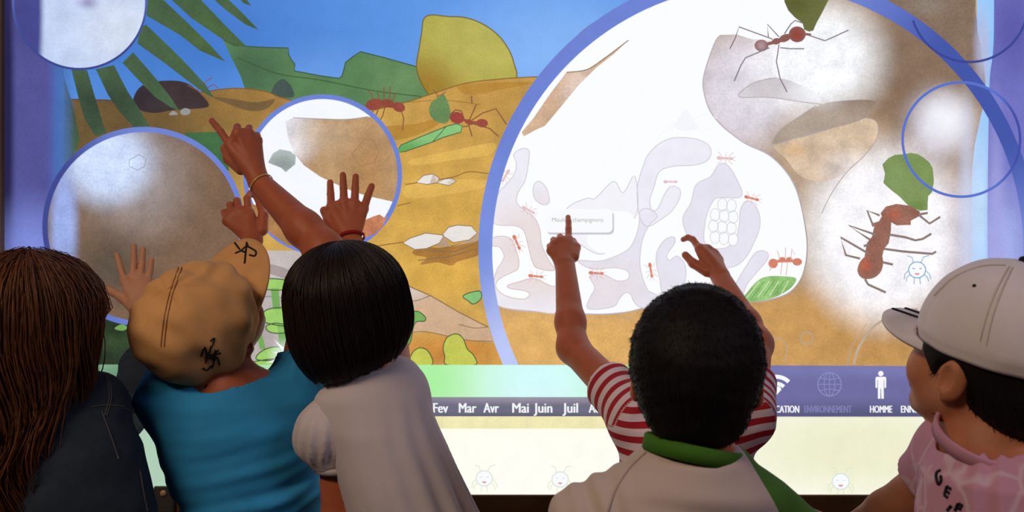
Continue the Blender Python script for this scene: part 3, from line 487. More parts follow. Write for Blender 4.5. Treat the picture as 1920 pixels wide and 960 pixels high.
# ================================================================ implicit modelling for bodies and clothes
def smin(a, b, k):
    if k <= 0: return np.minimum(a, b)
    h = np.clip(.5+.5*(b-a)/k, 0, 1)
    return b+(a-b)*h-k*h*(1-h)
def unit(v): v = np.asarray(v, float); return v/np.linalg.norm(v)
def frame(f, u):
    f = unit(f); u = np.asarray(u, float); u = unit(u-f*np.dot(u, f)); r = np.cross(f, u)
    return np.stack([r, f, u], 1)                      # columns: right, forward, up
class Sdf:
    def __init__(s): s.ops = []; s.disp = None
    def _add(s, f, c, r, k, op): s.ops.append((f, np.asarray(c, float), r, k, op)); return s
    def cap(s, p, q, r0, r1=None, k=.01, op='u'):
        p = np.asarray(p, float); q = np.asarray(q, float); r1 = r0 if r1 is None else r1; d = q-p; L2 = d@d+1e-12
        def f(P):
            t = np.clip(((P-p)@d)/L2, 0, 1)
            return np.linalg.norm(P-p-t[..., None]*d, axis=-1)-(r0+(r1-r0)*t)
        return s._add(f, (p+q)/2, math.sqrt(L2)/2+max(r0, r1), k, op)
    def chain(s, pts, r0, r1, k=.004, op='u'):
        n = len(pts)-1
        for i in range(n): s.cap(pts[i], pts[i+1], r0+(r1-r0)*i/n, r0+(r1-r0)*(i+1)/n, k, op)
        return s
    def cyl(s, p, q, r0, r1=None, k=.004, rnd=.003, op='u', flat=None):
        """flat-ended tapered cylinder"""
        p = np.asarray(p, float); q = np.asarray(q, float); r1 = r0 if r1 is None else r1; d = q-p; L = np.linalg.norm(d); d = d/L
        def f(P):
            w = P-p; t = w@d; rr = np.linalg.norm(w-t[..., None]*d, axis=-1); R = r0+(r1-r0)*np.clip(t/L, 0, 1)
            a = rr-R+rnd; b = np.abs(t-L/2)-L/2+rnd
            return np.minimum(np.maximum(a, b), 0)+np.hypot(np.maximum(a, 0), np.maximum(b, 0))-rnd
        return s._add(f, (p+q)/2, L/2+max(r0, r1), k, op)
    def ell(s, c, rad, R=None, k=.01, op='u'):
        c = np.asarray(c, float); rad = np.asarray(rad, float); R = np.eye(3) if R is None else R
        def f(P):
            l = (P-c)@R; k0 = np.linalg.norm(l/rad, axis=-1); k1 = np.linalg.norm(l/rad**2, axis=-1)+1e-9
            return k0*(k0-1)/k1
        return s._add(f, c, rad.max(), k, op)
    def loft(s, keys, k=.02, op='u', pw=2.0, rnd=.01):
        """stack of elliptic sections: (z, cx, cy, rx, ry)"""
        K = np.array(sorted(keys), float)
        def f(P):
            z = P[..., 2]; g = [np.interp(z, K[:, 0], K[:, i]) for i in (1, 2, 3, 4)]
            x = np.abs((P[..., 0]-g[0])/g[2]); y = np.abs((P[..., 1]-g[1])/g[3])
            d = ((x**pw+y**pw)**(1/pw)-1)*np.minimum(g[2], g[3])
            e = np.maximum(z-K[-1, 0], K[0, 0]-z)+rnd; d = d+rnd
            return np.minimum(np.maximum(d, e), 0)+np.hypot(np.maximum(d, 0), np.maximum(e, 0))-rnd
        c = np.array([K[:, 1].mean(), K[:, 2].mean(), (K[0, 0]+K[-1, 0])/2])
        return s._add(f, c, (K[-1, 0]-K[0, 0])/2+max(K[:, 3].max(), K[:, 4].max())+np.ptp(K[:, 1])/2+np.ptp(K[:, 2])/2, k, op)
    def plane(s, p, n, op='i', k=0):
        """keep the side the normal points away from"""
        p = np.asarray(p, float); n = unit(n)
        return s._add(lambda P: (P-p)@n, p, 1e6, k, op)
    def ev(s, P, C, br):
        d = np.full(P.shape[:-1], 10.0)
        for f, c, r, k, op in s.ops:
            m = np.linalg.norm(C-c, axis=-1) < r+br+k+.012
            if not m.any(): continue
            if op == 'u': d[m] = smin(d[m], f(P[m]), k)
            elif op == 's': d[m] = -smin(-d[m], f(P[m]), k)
            else: d[m] = np.maximum(d[m], f(P[m])) if k <= 0 else -smin(-d[m], -f(P[m]), k)
        if s.disp is not None: d = d+s.disp(P)
        return d
    def bounds(s):
        lo = np.full(3, 1e9); hi = -lo
        for f, c, r, k, op in s.ops:
            if op == 'u': lo = np.minimum(lo, c-r); hi = np.maximum(hi, c+r)
        return lo-.02, hi+.02
def polygonize(S, h, lo=None, hi=None):
    a, b = S.bounds(); lo = a if lo is None else np.maximum(a, lo); hi = b if hi is None else np.minimum(b, hi)
    B = 8; bs = B*h; nb = np.ceil((hi-lo)/bs).astype(int)
    G = np.stack(np.meshgrid(*[np.arange(n) for n in nb], indexing='ij'), -1).reshape(-1, 3)
    C = lo+(G+.5)*bs; d = S.ev(C[:, None, :], C, bs*.9)[:, 0]
    keep = np.abs(d) < bs*1.25; G = G[keep]; C = C[keep]
    o = np.stack(np.meshgrid(*[np.arange(B+1)]*3, indexing='ij'), -1).reshape(-1, 3)
    V = np.empty((len(G), (B+1)**3))
    for i in range(0, len(G), 600):
        P = lo+((G[i:i+600, None, :]*B+o[None])*h); V[i:i+600] = S.ev(P, C[i:i+600], bs*.9)
    V = V.reshape(-1, B+1, B+1, B+1); ins = V < 0
    corn = [(x, y, z) for x in (0, 1) for y in (0, 1) for z in (0, 1)]
    cnt = sum(ins[:, x:x+B, y:y+B, z:z+B].astype(np.int8) for x, y, z in corn)
    bi, ci, cj, ck = np.nonzero((cnt > 0) & (cnt < 8))
    cv = np.stack([V[bi, ci+x, cj+y, ck+z] for x, y, z in corn], 1)
    acc = np.zeros((len(bi), 3)); num = np.zeros(len(bi)); ca = np.array(corn, float)
    for i in range(8):
        for j in range(i+1, 8):
            if np.abs(ca[i]-ca[j]).sum() != 1: continue
            x = (cv[:, i] < 0) != (cv[:, j] < 0)
            t = cv[x, i]/(cv[x, i]-cv[x, j]); acc[x] += ca[i]+(ca[j]-ca[i])*t[:, None]; num[x] += 1
    gc = G[bi]*B+np.stack([ci, cj, ck], 1); verts = lo+(gc+acc/num[:, None])*h
    D = nb*B+2; key = lambda q: (q[:, 0]*D[1]+q[:, 1])*D[2]+q[:, 2]
    kk = key(gc); od = np.argsort(kk); kk = kk[od]; verts = verts[od]; uq, first = np.unique(kk, return_index=True); verts = verts[first]; kk = uq
    Q = []
    for ax in range(3):
        sl = [slice(None)]+[slice(0, B)]*3; s2 = list(sl); s2[ax+1] = slice(1, B+1)
        A_, B_ = ins[tuple(sl)], ins[tuple(s2)]
        e = np.nonzero(A_ != B_); g = G[e[0]]*B+np.stack(e[1:], 1); fl = A_[e]
        u_, v_ = [(1, 2), (2, 0), (0, 1)][ax]
        ids = []; ok = np.ones(len(g), bool)
        for du, dv in ((0, 0), (-1, 0), (-1, -1), (0, -1)):
            q = g.copy(); q[:, u_] += du; q[:, v_] += dv; kq = key(q); ix = np.clip(np.searchsorted(kk, kq), 0, len(kk)-1); ok &= kk[ix] == kq; ids.append(ix)
        q = np.stack(ids, 1)[ok]; fl = fl[ok]; q[~fl] = q[~fl][:, ::-1]; Q.append(q)
    return verts, np.concatenate(Q)
def relax(V, Q, it=1, lam=.5):
    E = np.concatenate([Q[:, [0, 1]], Q[:, [1, 2]], Q[:, [2, 3]], Q[:, [3, 0]]])
    n = np.bincount(E.ravel(), minlength=len(V)).astype(float)[:, None]
    for _ in range(it):
        A = np.stack([np.bincount(E[:, 0], V[E[:, 1], i], len(V))+np.bincount(E[:, 1], V[E[:, 0], i], len(V)) for i in range(3)], 1)
        V = V+lam*(A/np.maximum(n, 1)-V)
    return V
def biggest(V, Q):
    """keep the largest connected piece"""
    lab = np.arange(len(V))
    while True:
        m = lab[Q].min(1); l2 = lab.copy()
        for k in range(4): np.minimum.at(l2, Q[:, k], m)
        l2 = l2[l2]
        if (l2 == lab).all(): break
        lab = l2
    u, n = np.unique(lab[Q[:, 0]], return_counts=True); q = Q[lab[Q[:, 0]] == u[n.argmax()]]
    ids, inv = np.unique(q, return_inverse=True); return V[ids], inv.reshape(q.shape)
def make(name, S, h, mat, parent, it=1, facemat=None, attr=None, label=None, lo=None, hi=None):
    V, Q = biggest(*polygonize(S, h, lo, hi))
    if it: V = relax(V, Q, it)
    me = np_mesh(name, V, Q)
    o = link(name, me, mat, parent, True, label=label)
    if facemat is not None: me.polygons.foreach_set('material_index', facemat(V[Q].mean(1)).astype(np.int32))
    if attr is not None:
        a = me.attributes.new('coord', 'FLOAT', 'POINT'); a.data.foreach_set('value', attr(V).astype(np.float32))
    return o
def bvh_of(o):
    me = o.data; return BVHTree.FromPolygons([v.co for v in me.vertices], [p.vertices for p in me.polygons])
CAMP = Vector((0, -CAM_D, CAM_Z))
def onto(bvh, px, py, off=.0008):
    """point of a surface that is met when walking from the lens through a picture point"""
    d = Vector(Pt(px, py, 0))-CAMP; d.normalize(); hit = bvh.ray_cast(CAMP, d)
    return None if hit[0] is None else (np.array(hit[0]+hit[1]*off), np.array(hit[1]))
def strip(name, pts, nrm, wd, mat, parent, thick=.0008, label=None):
    """narrow raised band along a line of points with normals"""
    V, F = [], []; n = len(pts)
    for i in range(n):
        d = unit(pts[min(i+1, n-1)]-pts[max(i-1, 0)]); s = unit(np.cross(d, nrm[i]))*wd/2; t = nrm[i]*thick
        V += [pts[i]+s-t, pts[i]+s*.8+t, pts[i]-s*.8+t, pts[i]-s-t]
    for i in range(n-1):
        b = 4*i
        for k in range(4): F.append((b+k, b+(k+1) % 4, b+4+(k+1) % 4, b+4+k))
    F += [(0, 1, 2, 3), (4*n-4, 4*n-1, 4*n-2, 4*n-3)]
    me = bpy.data.meshes.new(name); me.from_pydata([tuple(v) for v in V], [], F); me.update()
    return link(name, me, mat, parent, True, label=label)
def drape(name, bvh, pxpts, wd, mat, parent, n=5, label=None, off=.0006, curve=True):
    P, Nn = [], []
    for p in (spline(pxpts, n, False) if curve else pxpts):
        h = onto(bvh, p[0], p[1], off)
        if h: P.append(h[0]); Nn.append(h[1])
    return strip(name, P, Nn, wd, mat, parent, label=label) if len(P) > 1 else None
def tubes(paths, rad, sides=3, flat=1.0):
    """many tapered hair strands as one lump of mesh data"""
    V, F = [], []; b = 0
    for P, r in zip(paths, rad):
        n = len(P); P = np.asarray(P)
        T = np.gradient(P, axis=0); T /= np.linalg.norm(T, axis=1)[:, None]+1e-9
        ref = np.array([0.31, .2, .93]); A = np.cross(T, ref); A /= np.linalg.norm(A, axis=1)[:, None]+1e-9; Bn = np.cross(T, A)
        tt = np.linspace(0, 1, n); rr = r*np.clip(np.minimum((tt+.12)*5, (1.03-tt)*4), .05, 1)
        for k in range(sides):
            a = 2*math.pi*k/sides; V.append(P+rr[:, None]*(math.cos(a)*A+math.sin(a)*flat*Bn))
        i = np.arange(n-1)
        for k in range(sides):
            k2 = (k+1) % sides; F.append(np.stack([b+k*n+i, b+k*n+i+1, b+k2*n+i+1, b+k2*n+i], 1))
        b += n*sides
    return np.concatenate(V), np.concatenate(F)
def wob(P, f, seed=0):
    r = np.random.RandomState(seed); o = 0
    for i in range(4):
        d = unit(r.randn(3)); o = o+np.sin((P@d)*f*(1+.45*i)+r.rand()*7)/(1+.5*i)
    return o/2

# ================================================================ people
def skin_mat(name, c): return surf(name, c, .5, .07, 60, .15, 500, spec=.35, sss=.15)
SK1 = skin_mat('skin_brown', (184, 100, 68)); SK2 = skin_mat('skin_tan', (200, 130, 96)); SK3 = skin_mat('skin_fair', (206, 150, 118))
EYEW = surf('eye_white', (225, 220, 214), .2, .02, 10); EYED = surf('eye_dark', (40, 26, 20), .2, .05, 10); LIP = surf('lip', (170, 90, 80), .5, .05, 20)
SHOE = surf('shoe_canvas', (60, 62, 76), .8, .1, 60); SOLE = surf('shoe_rubber', (200, 198, 190), .7, .05, 40)
def person(label, x, y):
    o = bpy.data.objects.new('person', None); COL.objects.link(o); o.location = (x, y, 0); return tag(o, label, 'child')
def head(S, c, f, u, neck, s=1.0, rn=.043, ears=True):
    """skull, face, ears and neck added to a body"""
    R = frame(f, u); L = lambda x, y, z: np.asarray(c)+R@(np.array([x, y, z])*s)
    S.ell(L(0, -.008, .0), (.073*s, .090*s, .086*s), R, 0)
    S.ell(L(0, .034, -.058), (.052*s, .052*s, .058*s), R, .03*s)
    for sg in (-1, 1):
        S.ell(L(sg*.034, .052, -.046), (.029*s, .026*s, .030*s), R, .02*s)
        S.cap(L(sg*.05, .0, -.06), L(sg*.02, .068, -.094), .016*s, .014*s, .02*s)
    S.ell(L(0, .072, -.098), (.018*s, .015*s, .014*s), R, .018*s)
    S.cap(L(-.028, .074, -.004), L(.028, .074, -.004), .013*s, k=.015*s)
    S.cap(L(0, .083, -.018), L(0, .098, -.046), .007*s, .0095*s, .008*s)
    for sg in (-1, 1):
        S.ell(L(sg*.010, .092, -.050), (.007*s, .007*s, .006*s), R, .005*s)
        S.ell(L(sg*.030, .094, -.022), (.014*s, .014*s, .009*s), R, .008*s, 's')
        S.cap(L(sg*.003, .086, -.068), L(sg*.014, .081, -.070), .0052*s, .0035*s, .008*s)
        S.cap(L(0, .085, -.0765), L(sg*.012, .080, -.075), .0058*s, .0035*s, .008*s)
        if ears:
            Re = R@np.array(Matrix.Rotation(sg*-.35, 3, 'Z'))
            S.ell(L(sg*.076, -.012, -.034), (.008*s, .0165*s, .024*s), Re, .006*s)
            S.ell(L(sg*.083, -.007, -.032), (.006*s, .009*s, .015*s), Re, .004*s, 's')
            S.ell(L(sg*.073, -.004, -.056), (.006*s, .007*s, .007*s), Re, .006*s)
    S.cap(L(0, -.018, -.06), neck, rn*s, rn*s*1.08, .025)
    return R, L
def eyes(L, R, s, root):
    for sg in (-1, 1):
        for nm, off, r, m in (('eye', .076, .0115, EYEW), ('pupil', .0835, .0052, EYED)):
            bm = bmesh.new(); bmesh.ops.create_uvsphere(bm, u_segments=14, v_segments=9, radius=r*s); bmesh.ops.translate(bm, vec=Vector(L(sg*.030, off, -.022)), verts=bm.verts)
            me = bpy.data.meshes.new(nm); bm.to_mesh(me); bm.free(); link(nm, me, m, root, True)
    for sg in (-1, 1):
        P = [L(sg*(.014+.006*i), .0885-.0013*i*i*.6, -.006+.0022*math.sin(i/4*3)) for i in range(6)]
        strip('eyebrow', P, [R[:, 1]]*6, .004*s, EYED, root)
def hand(S, wrist, palm, fingers, thumb, r=.0072, rw=.019):
    """palm: knuckle points index..little; fingers: lists of points starting at the knuckle; thumb: list of points"""
    for kn in palm: S.cap(wrist+(kn-wrist)*.12, kn, .0135, .0098, .010)
    for i in range(len(palm)-1): S.cap(palm[i], palm[i+1], .0095, k=.006)
    S.cap(wrist+(palm[0]-wrist)*.25, wrist+(palm[0]-wrist)*.8, .012, k=.010)
    for f in fingers:
        T = Sdf(); n = len(f)-1
        for i in range(n): S.cap(f[i], f[i+1], r*(1-.22*i/n), r*(1-.22*(i+1)/n), .0022)
    for i in range(len(thumb)-1): S.cap(thumb[i], thumb[i+1], r*(1.45-.25*i), r*(1.3-.25*i), .005)
def arm(S, sh, el_, wr, r=(.034, .029, .0185)):
    S.cap(sh, el_, r[0], r[1], .02); mid = el_+(wr-el_)*.3; S.cap(el_, mid, r[1]*.97, r[1]*1.0, .02); S.cap(mid, wr, r[1]*1.0, r[2], .015)
def lower(root, x, y, zt, rx, ry, mat, shoe=SHOE, yaw=0, foot=None):
    """trousers and shoes down to the floor"""
    S = Sdf(); zc = zt*.80
    S.loft([(zc, x, y, rx*.95, ry), (zt-.02, x, y, rx, ry), (zt+.04, x, y, rx*.97, ry*.97)], .03)
    for sg in (-1, 1):
        hx = x+sg*rx*.5; S.cap((hx, y, zc+.02), (hx*1.0+sg*.01, y+.01, zt*.42), rx*.52, rx*.40, .03); S.cap((hx+sg*.01, y+.01, zt*.42), (hx+sg*.015, y, .075), rx*.40, rx*.34, .02)
    S.plane((0, 0, .06), (0, 0, -1))
    S.disp = lambda P: .0018*wob(P, 70, 3)
    make('trousers', S, .011, mat, root)
    for sg in (-1, 1):
        T = Sdf(); fx = x+sg*(rx*.5+.015)
        T.cap((fx, y-.035, .035), (fx+sg*.008, y+.105, .028), .034, .030, .01); T.cap((fx, y-.02, .05), (fx, y-.01, .09), .034, .036, .02); T.plane((0, 0, .012), (0, 0, -1))
        so_ = make('shoe', T, .005, shoe, root)
        U = Sdf(); U.cap((fx, y-.035, .01), (fx+sg*.008, y+.108, .01), .037, .034, .01); U.plane((0, 0, .022), (0, 0, 1)); U.plane((0, 0, .001), (0, 0, -1)); make('sole', U, .005, SOLE, so_)
def ring(name, c, R, rx, ry, hgt, thick, mat, root, n=48, wav=None, label=None):
    """ribbed band: an elliptic ring of rectangular section, R columns right, forward, up"""
    V, F = [], []
    for i in range(n):
        a = 2*math.pi*i/n; dx = np.array([math.cos(a), math.sin(a), 0])
        z0 = wav(a) if wav else 0
        for rr, zz in ((0, -hgt/2), (0, hgt/2), (thick*.5, hgt/2+thick*.4), (thick, hgt/2), (thick, -hgt/2)):
            V.append(tuple(np.asarray(c)+R@(np.array([dx[0]*(rx+rr), dx[1]*(ry+rr), zz+z0]))))
    for i in range(n):
        for k in range(5): F.append((5*i+k, 5*i+(k+1) % 5, 5*((i+1) % n)+(k+1) % 5, 5*((i+1) % n)+k))
    me = bpy.data.meshes.new(name); me.from_pydata(V, [], F); me.update(); return link(name, me, mat, root, True, label=label)
def cap_dome(name, c, R, rad, mat, root, hem=.022, panels=6, ph0=0, wr=0, seed=1, th=.0022, base=1.0, label=None, pleat=0, crease=0):
    """sewn cap crown with seams as grooves and a turned hem"""
    nphi, nth = 144, 34; rows = []
    for j in range(nth+5):
        row = []
        for i in range(nphi):
            ph = 2*math.pi*i/nphi
            if j <= nth: th_ = math.pi/2*max(j, .25)/nth; v = np.array([rad[0]*math.sin(th_)*math.cos(ph), rad[1]*math.sin(th_)*math.sin(ph), rad[2]*math.cos(th_)**.9])
            else: v = np.array([rad[0]*math.cos(ph)*(1-.012*(j-nth)*base), rad[1]*math.sin(ph)*(1-.012*(j-nth)*base), -hem*(j-nth)/4])
            seam = abs(((ph-ph0)/(2*math.pi/panels)+.5) % 1-.5)*2*math.pi/panels
            s = min(j/nth, 1)
            v = v*(1+pleat*s**3*math.sin(ph*9+1.5*math.sin(ph*2))*(1-.5*(j > nth)))
            v = v*(1+crease*math.exp(-((ph-1.15)/.45)**2)*(.5+.5*math.sin(th_*13+3*math.sin(ph*3)))*(.3+s)*(j < nth))
            v = v*(1-.012*math.exp(-(seam*math.sin(min(th_, 1.5))/.035)**2)*(j < nth))
            row.append(v)
        rows.append(row)
    A = np.array(rows)
    if wr:
        n_ = A/np.linalg.norm(A, axis=2)[..., None]; A = A+n_*(wr*wob(A, 55, seed)+wr*.6*wob(A*np.array([1, 1, .4]), 120, seed+1))[..., None]
    In = A*(1-th/min(rad)); nr = len(rows)
    V = np.concatenate([A.reshape(-1, 3), In.reshape(-1, 3)]); V = np.asarray(c)+V@R.T; F = []
    for j in range(nr-1):
        for i in range(nphi):
            a, b = j*nphi+i, j*nphi+(i+1) % nphi; F.append((a, a+nphi, b+nphi, b)); o = nr*nphi; F.append((o+a, o+b, o+b+nphi, o+a+nphi))
    j = nr-1
    for i in range(nphi): a, b = j*nphi+i, j*nphi+(i+1) % nphi; o = nr*nphi; F.append((a, o+a, o+b, b))
    F.append(tuple(range(nphi)))
    me = bpy.data.meshes.new(name); me.from_pydata([tuple(v) for v in V], [], F); me.update()
    return link(name, me, mat, root, True, label=label)
def visor(c, R, rad, L, mat, root, span=1.15, droop=.25, curve=.02, z0=-.018, th=.0035, lift=0):
    nu, nv = 40, 10; V, F = [], []
    for side in (0, 1):
        for j in range(nv+1):
            for i in range(nu+1):
                u = -1+2*i/nu; a = math.pi/2-u*span; t = j/nv
                x, y = rad[0]*math.cos(a), rad[1]*math.sin(a); ln = L*(max(0, math.cos(u*math.pi/2))**.55)
                yy = y+ln*t; xx = x*(1+.10*t*math.cos(u*math.pi/2)); z = z0-curve*(xx/rad[0])**2*(.4+.6*t)-droop*ln*t+lift*ln*t
                V.append(tuple(np.asarray(c)+R@np.array([xx, yy, z-side*th])))
    n1 = (nu+1)*(nv+1)
    for j in range(nv):
        for i in range(nu):
            a = j*(nu+1)+i; F.append((a, a+1, a+nu+2, a+nu+1)); F.append((n1+a, n1+a+nu+1, n1+a+nu+2, n1+a+1))
    for i in range(nu): a = nv*(nu+1)+i; F.append((a, a+1, n1+a+1, n1+a)); F.append((i, n1+i, n1+i+1, i+1))
    me = bpy.data.meshes.new('visor'); me.from_pydata(V, [], F); me.update(); return link('visor', me, mat, root, True)
def lobe(name, c, r, sc, R, mat, root, label=None):
    bm = bmesh.new(); bmesh.ops.create_uvsphere(bm, u_segments=16, v_segments=10, radius=r)
    me = bpy.data.meshes.new(name); bm.to_mesh(me); bm.free(); co = np.array([v.co[:] for v in me.vertices])*np.array(sc); co = np.asarray(c)+co@np.asarray(R).T
    me.vertices.foreach_set('co', co.astype(np.float32).ravel()); me.update(); return link(name, me, mat, root, True, label=label)
def PP(l, Y=None): return [Pt(*(p if len(p) == 3 else (*p, Y))) for p in l]
def hair_lathe(name, root, c, R, path, mat, nphi=120, ns=40, nstr=900, rad=(.0012, .0024), clump=.0022, seed=1, jit=.004, wave=0, inner=.010, wlen=9, flat=.6, smin_=0.0):
    """hair: a clumped shell plus individual locks that follow path(phi, s) -> local point"""
    rs = np.random.RandomState(seed)
    ph = np.linspace(0, 2*math.pi, nphi, endpoint=False); ss = np.linspace(0.02, 1, ns)
    A = np.array([[path(p, s) for p in ph] for s in ss])
    cl = (np.sin(ph*23+rs.rand()*6)+np.sin(ph*41+rs.rand()*6)*.7+np.sin(ph*67+rs.rand()*6)*.5)*clump
    rdir = A.copy(); rdir[..., 2] *= .3; rdir /= np.linalg.norm(rdir, axis=2)[..., None]+1e-9
    A = A+rdir*(cl[None, :, None]*np.clip(ss*2, 0, 1)[:, None, None])
    In = A-rdir*inner; V = np.concatenate([A.reshape(-1, 3), In.reshape(-1, 3)]); F = []
    j, i = np.meshgrid(np.arange(ns-1), np.arange(nphi), indexing='ij'); j = j.ravel(); i = i.ravel(); i2 = (i+1) % nphi; o = ns*nphi
    F.append(np.stack([j*nphi+i, (j+1)*nphi+i, (j+1)*nphi+i2, j*nphi+i2], 1)); F.append(np.stack([o+j*nphi+i, o+j*nphi+i2, o+(j+1)*nphi+i2, o+(j+1)*nphi+i], 1))
    i = np.arange(nphi); i2 = (i+1) % nphi; b = (ns-1)*nphi; F.append(np.stack([b+i, o+b+i, o+b+i2, b+i2], 1))
    paths, rr = [], []
    for k in range(nstr):
        p0 = rs.rand()*2*math.pi; s0 = smin_+rs.rand()**1.5*.35; s1 = .82+rs.rand()*.2+(.03 if rs.rand() < .2 else 0); n = 16
        off = (rs.rand()-.25)*jit;  w1 = rs.randn()*.03; a1 = rs.rand()*7; wa = wave*(.3+rs.rand())
        P = []
        for t in np.linspace(0, 1, n):
            s = s0+(s1-s0)*t; q = np.array(path(p0+w1*t, min(s, 1.05))); d = q*np.array([1, 1, .3]); d /= np.linalg.norm(d)+1e-9; tn = np.array([-d[1], d[0], 0])
            P.append(q+d*(off*min(1, s*3)+.001+wa*.5*math.sin(a1+1+t*wlen))+tn*wa*math.sin(a1+t*wlen)*min(1, t*2))
        paths.append(P); rr.append(rad[0]+(rad[1]-rad[0])*rs.rand())
    tv, tf = tubes(paths, rr, 3, flat)
    F.append(tf+len(V)); V = np.concatenate([V, tv])
    return link(name, np_mesh(name, np.asarray(c)+V@R.T, np.concatenate(F)), mat, root, True)
def short_hair(name, root, S, h, mat, c, R, crown, n=5000, ln=.014, lift=.25, r=.0006, seed=2, zmax=9):
    """cropped hair: solid mass plus short tapered hairs lying away from the crown"""
    V, Q = biggest(*polygonize(S, h)); V = relax(V, Q, 1)
    rs = np.random.RandomState(seed); fc = rs.randint(0, len(Q), n); P0 = V[Q[fc]].mean(1); fc = fc[((P0-c)@R)[:, 2] < zmax]; P0 = V[Q[fc]].mean(1); n = len(fc)
    N_ = np.cross(V[Q[fc, 2]]-V[Q[fc, 0]], V[Q[fc, 3]]-V[Q[fc, 1]]); N_ /= np.linalg.norm(N_, axis=1)[:, None]+1e-12
    sg = np.sign(np.sum(N_*(P0-c), 1)); N_ *= sg[:, None]
    D = P0-(np.asarray(c)+R@np.asarray(crown)); D = D-N_*np.sum(D*N_, 1)[:, None]; D /= np.linalg.norm(D, axis=1)[:, None]+1e-9
    D = D+.2*rs.randn(n, 3); D /= np.linalg.norm(D, axis=1)[:, None]
    L_ = ln*(.6+.8*rs.rand(n)); paths = []
    for i in range(n): paths.append([P0[i]-N_[i]*.001, P0[i]+D[i]*L_[i]*.5+N_[i]*L_[i]*lift*.7, P0[i]+D[i]*L_[i]+N_[i]*L_[i]*lift])
    tv, tf = tubes(paths, [r]*n, 3)
    return link(name, np_mesh(name, np.concatenate([V, tv]), np.concatenate([Q, tf+len(V)])), mat, root, True)
def scalp(c, R, L, s=1.0, grow=.012, nape=-.085, face=.035, burn=True):
    S = Sdf(); S.ell(L(0, -.010, .002), ((.073+grow)*s, (.090+grow)*s, (.086+grow)*s), R, 0)
    S.cap(L(-.02, -.06, -.05), L(.02, -.06, -.05), .033*s, k=.03)
    S.ell(L(0, .085, -.052), (.078*s, .066*s, .062*s), R, .01, 's')
    for sg in (-1, 1): S.ell(L(sg*.088, -.002, -.056), (.034*s, .034*s, .044*s), R, .006, 's')
    S.plane(L(0, 0, nape), -R[:, 2]); S.cap(L(0, .04, -.12), L(0, .0, -.09), .05*s, .045*s, .01, 's')
    return S
def relaxed_hand(S, w_, d, side, n):
    d = unit(d); side = unit(side); n = unit(n); kn = [w_+d*.058+side*x for x in (.021, .007, -.007, -.020)]
    fg = [[k, k+d*.018+n*.004, k+d*.033+n*.012, k+d*.041*f+n*.022] for k, f in zip(kn, (1, 1.1, 1.05, .9))]
    hand(S, w_, kn, fg, [w_+d*.018+side*.02, w_+d*.04+side*.034+n*.008, w_+d*.058+side*.036+n*.016])

HAIR_BLACK = surf('hair_black', (22, 17, 17), .62, .25, 40, .2, 300, spec=.18, streak=(3, 3, .4))
HAIR_DARK = surf('hair_dark_brown', (36, 24, 21), .5, .3, 40, .2, 300, spec=.25, streak=(4, 4, .3))
HAIR_RED = surf('hair_auburn', (98, 56, 30), .5, .35, 30, .2, 250, spec=.25, streak=(4, 4, .5))
PANT = surf('trouser_cloth', (44, 48, 62), .9, .1, 40, .2, 500); PANT2 = surf('trouser_grey', (70, 68, 70), .9, .1, 40, .2, 500)

# ---------------------------------------------------------------- child with the tan cap (blue shirt)
tr = Pt(440, 880, -.45); B = person('child in a tan cap and turquoise shirt reaching both arms to the screen', tr[0], -.45)
S = Sdf(); hc = Pt(378, 600, -.45); fB, uB = (.36, .52, .78), (-.2, -.74, .64); nk = Pt(430, 728, -.455)
R, L = head(S, hc, fB, uB, nk, 1.0, .039)
S.loft([(.70, tr[0]+.03, -.45, .09, .06), (.98, tr[0], -.45, .10, .06), (1.01, tr[0], -.45, .06, .045)], .03)
shL, elL, wrL = Pt(312, 742, -.44), np.array([-.598, -.25, 1.125]), Pt(476, 452, -.11)
shR, elR, wrR = Pt(556, 738, -.41), Pt(608, 468, -.28), Pt(486, 342, -.19)
S.cap(nk, shL, .035, .034, .03); S.cap(nk, shR, .035, .034, .03)
arm(S, shL, elL, wrL); arm(S, shR, elR, wrR, (.036, .034, .022))
hand(S, wrR, PP([(430, 272, -.185), (446, 250, -.185), (465, 250, -.175), (482, 263, -.165)]),
     [PP([(430, 272, -.185), (414, 247, -.17), (405, 236, -.16), (397, 226, -.15)]), PP([(446, 250, -.185), (445, 238, -.165), (441, 248, -.14), (440, 262, -.145)]), PP([(465, 250, -.175), (467, 240, -.15), (463, 252, -.125), (460, 266, -.13)]), PP([(482, 263, -.165), (482, 254, -.145), (479, 266, -.125), (475, 278, -.13)])],
     PP([(452, 318, -.18), (428, 298, -.165), (420, 278, -.15)]), .0078)
hand(S, wrL, PP([(466, 398, -.085), (450, 396, -.085), (436, 402, -.085), (426, 414, -.09)]),
     [PP([(466, 398, -.085), (463, 372, -.075), (470, 362, -.055), (476, 366, -.045)]), PP([(450, 396, -.085), (444, 376, -.07), (446, 376, -.045), (450, 388, -.035)]), PP([(436, 402, -.085), (431, 384, -.07), (434, 384, -.045), (440, 396, -.035)]), PP([(426, 414, -.09), (421, 398, -.075), (423, 398, -.05), (429, 410, -.04)])],
     PP([(492, 432, -.10), (494, 404, -.085), (488, 384, -.065), (480, 370, -.055)]), .0078)
make('body', S, .0025, SK1, B); eyes(L, R, 1, B)
NB = scalp(hc, R, L, 1.0, .004, -.108); NB.cap(L(-.022, -.052, -.078), L(.034, -.046, -.072), .034, .030, .02)
short_hair('hair', B, NB, .004, HAIR_BLACK, hc, R, (0, -.02, .09), 2500, .010, .05, .0005, zmax=-.06)
CAPT = surf('tan_cotton', (214, 160, 104), .85, .08, 25, .25, 700); INK = surf('black_ink', (18, 15, 14), .5, .05, 50); THR = surf('brown_thread', (146, 104, 64), .9, .1, 200)
cc = hc+R@np.array([0, -.012, .008]); crad = (.096, .104, .092)
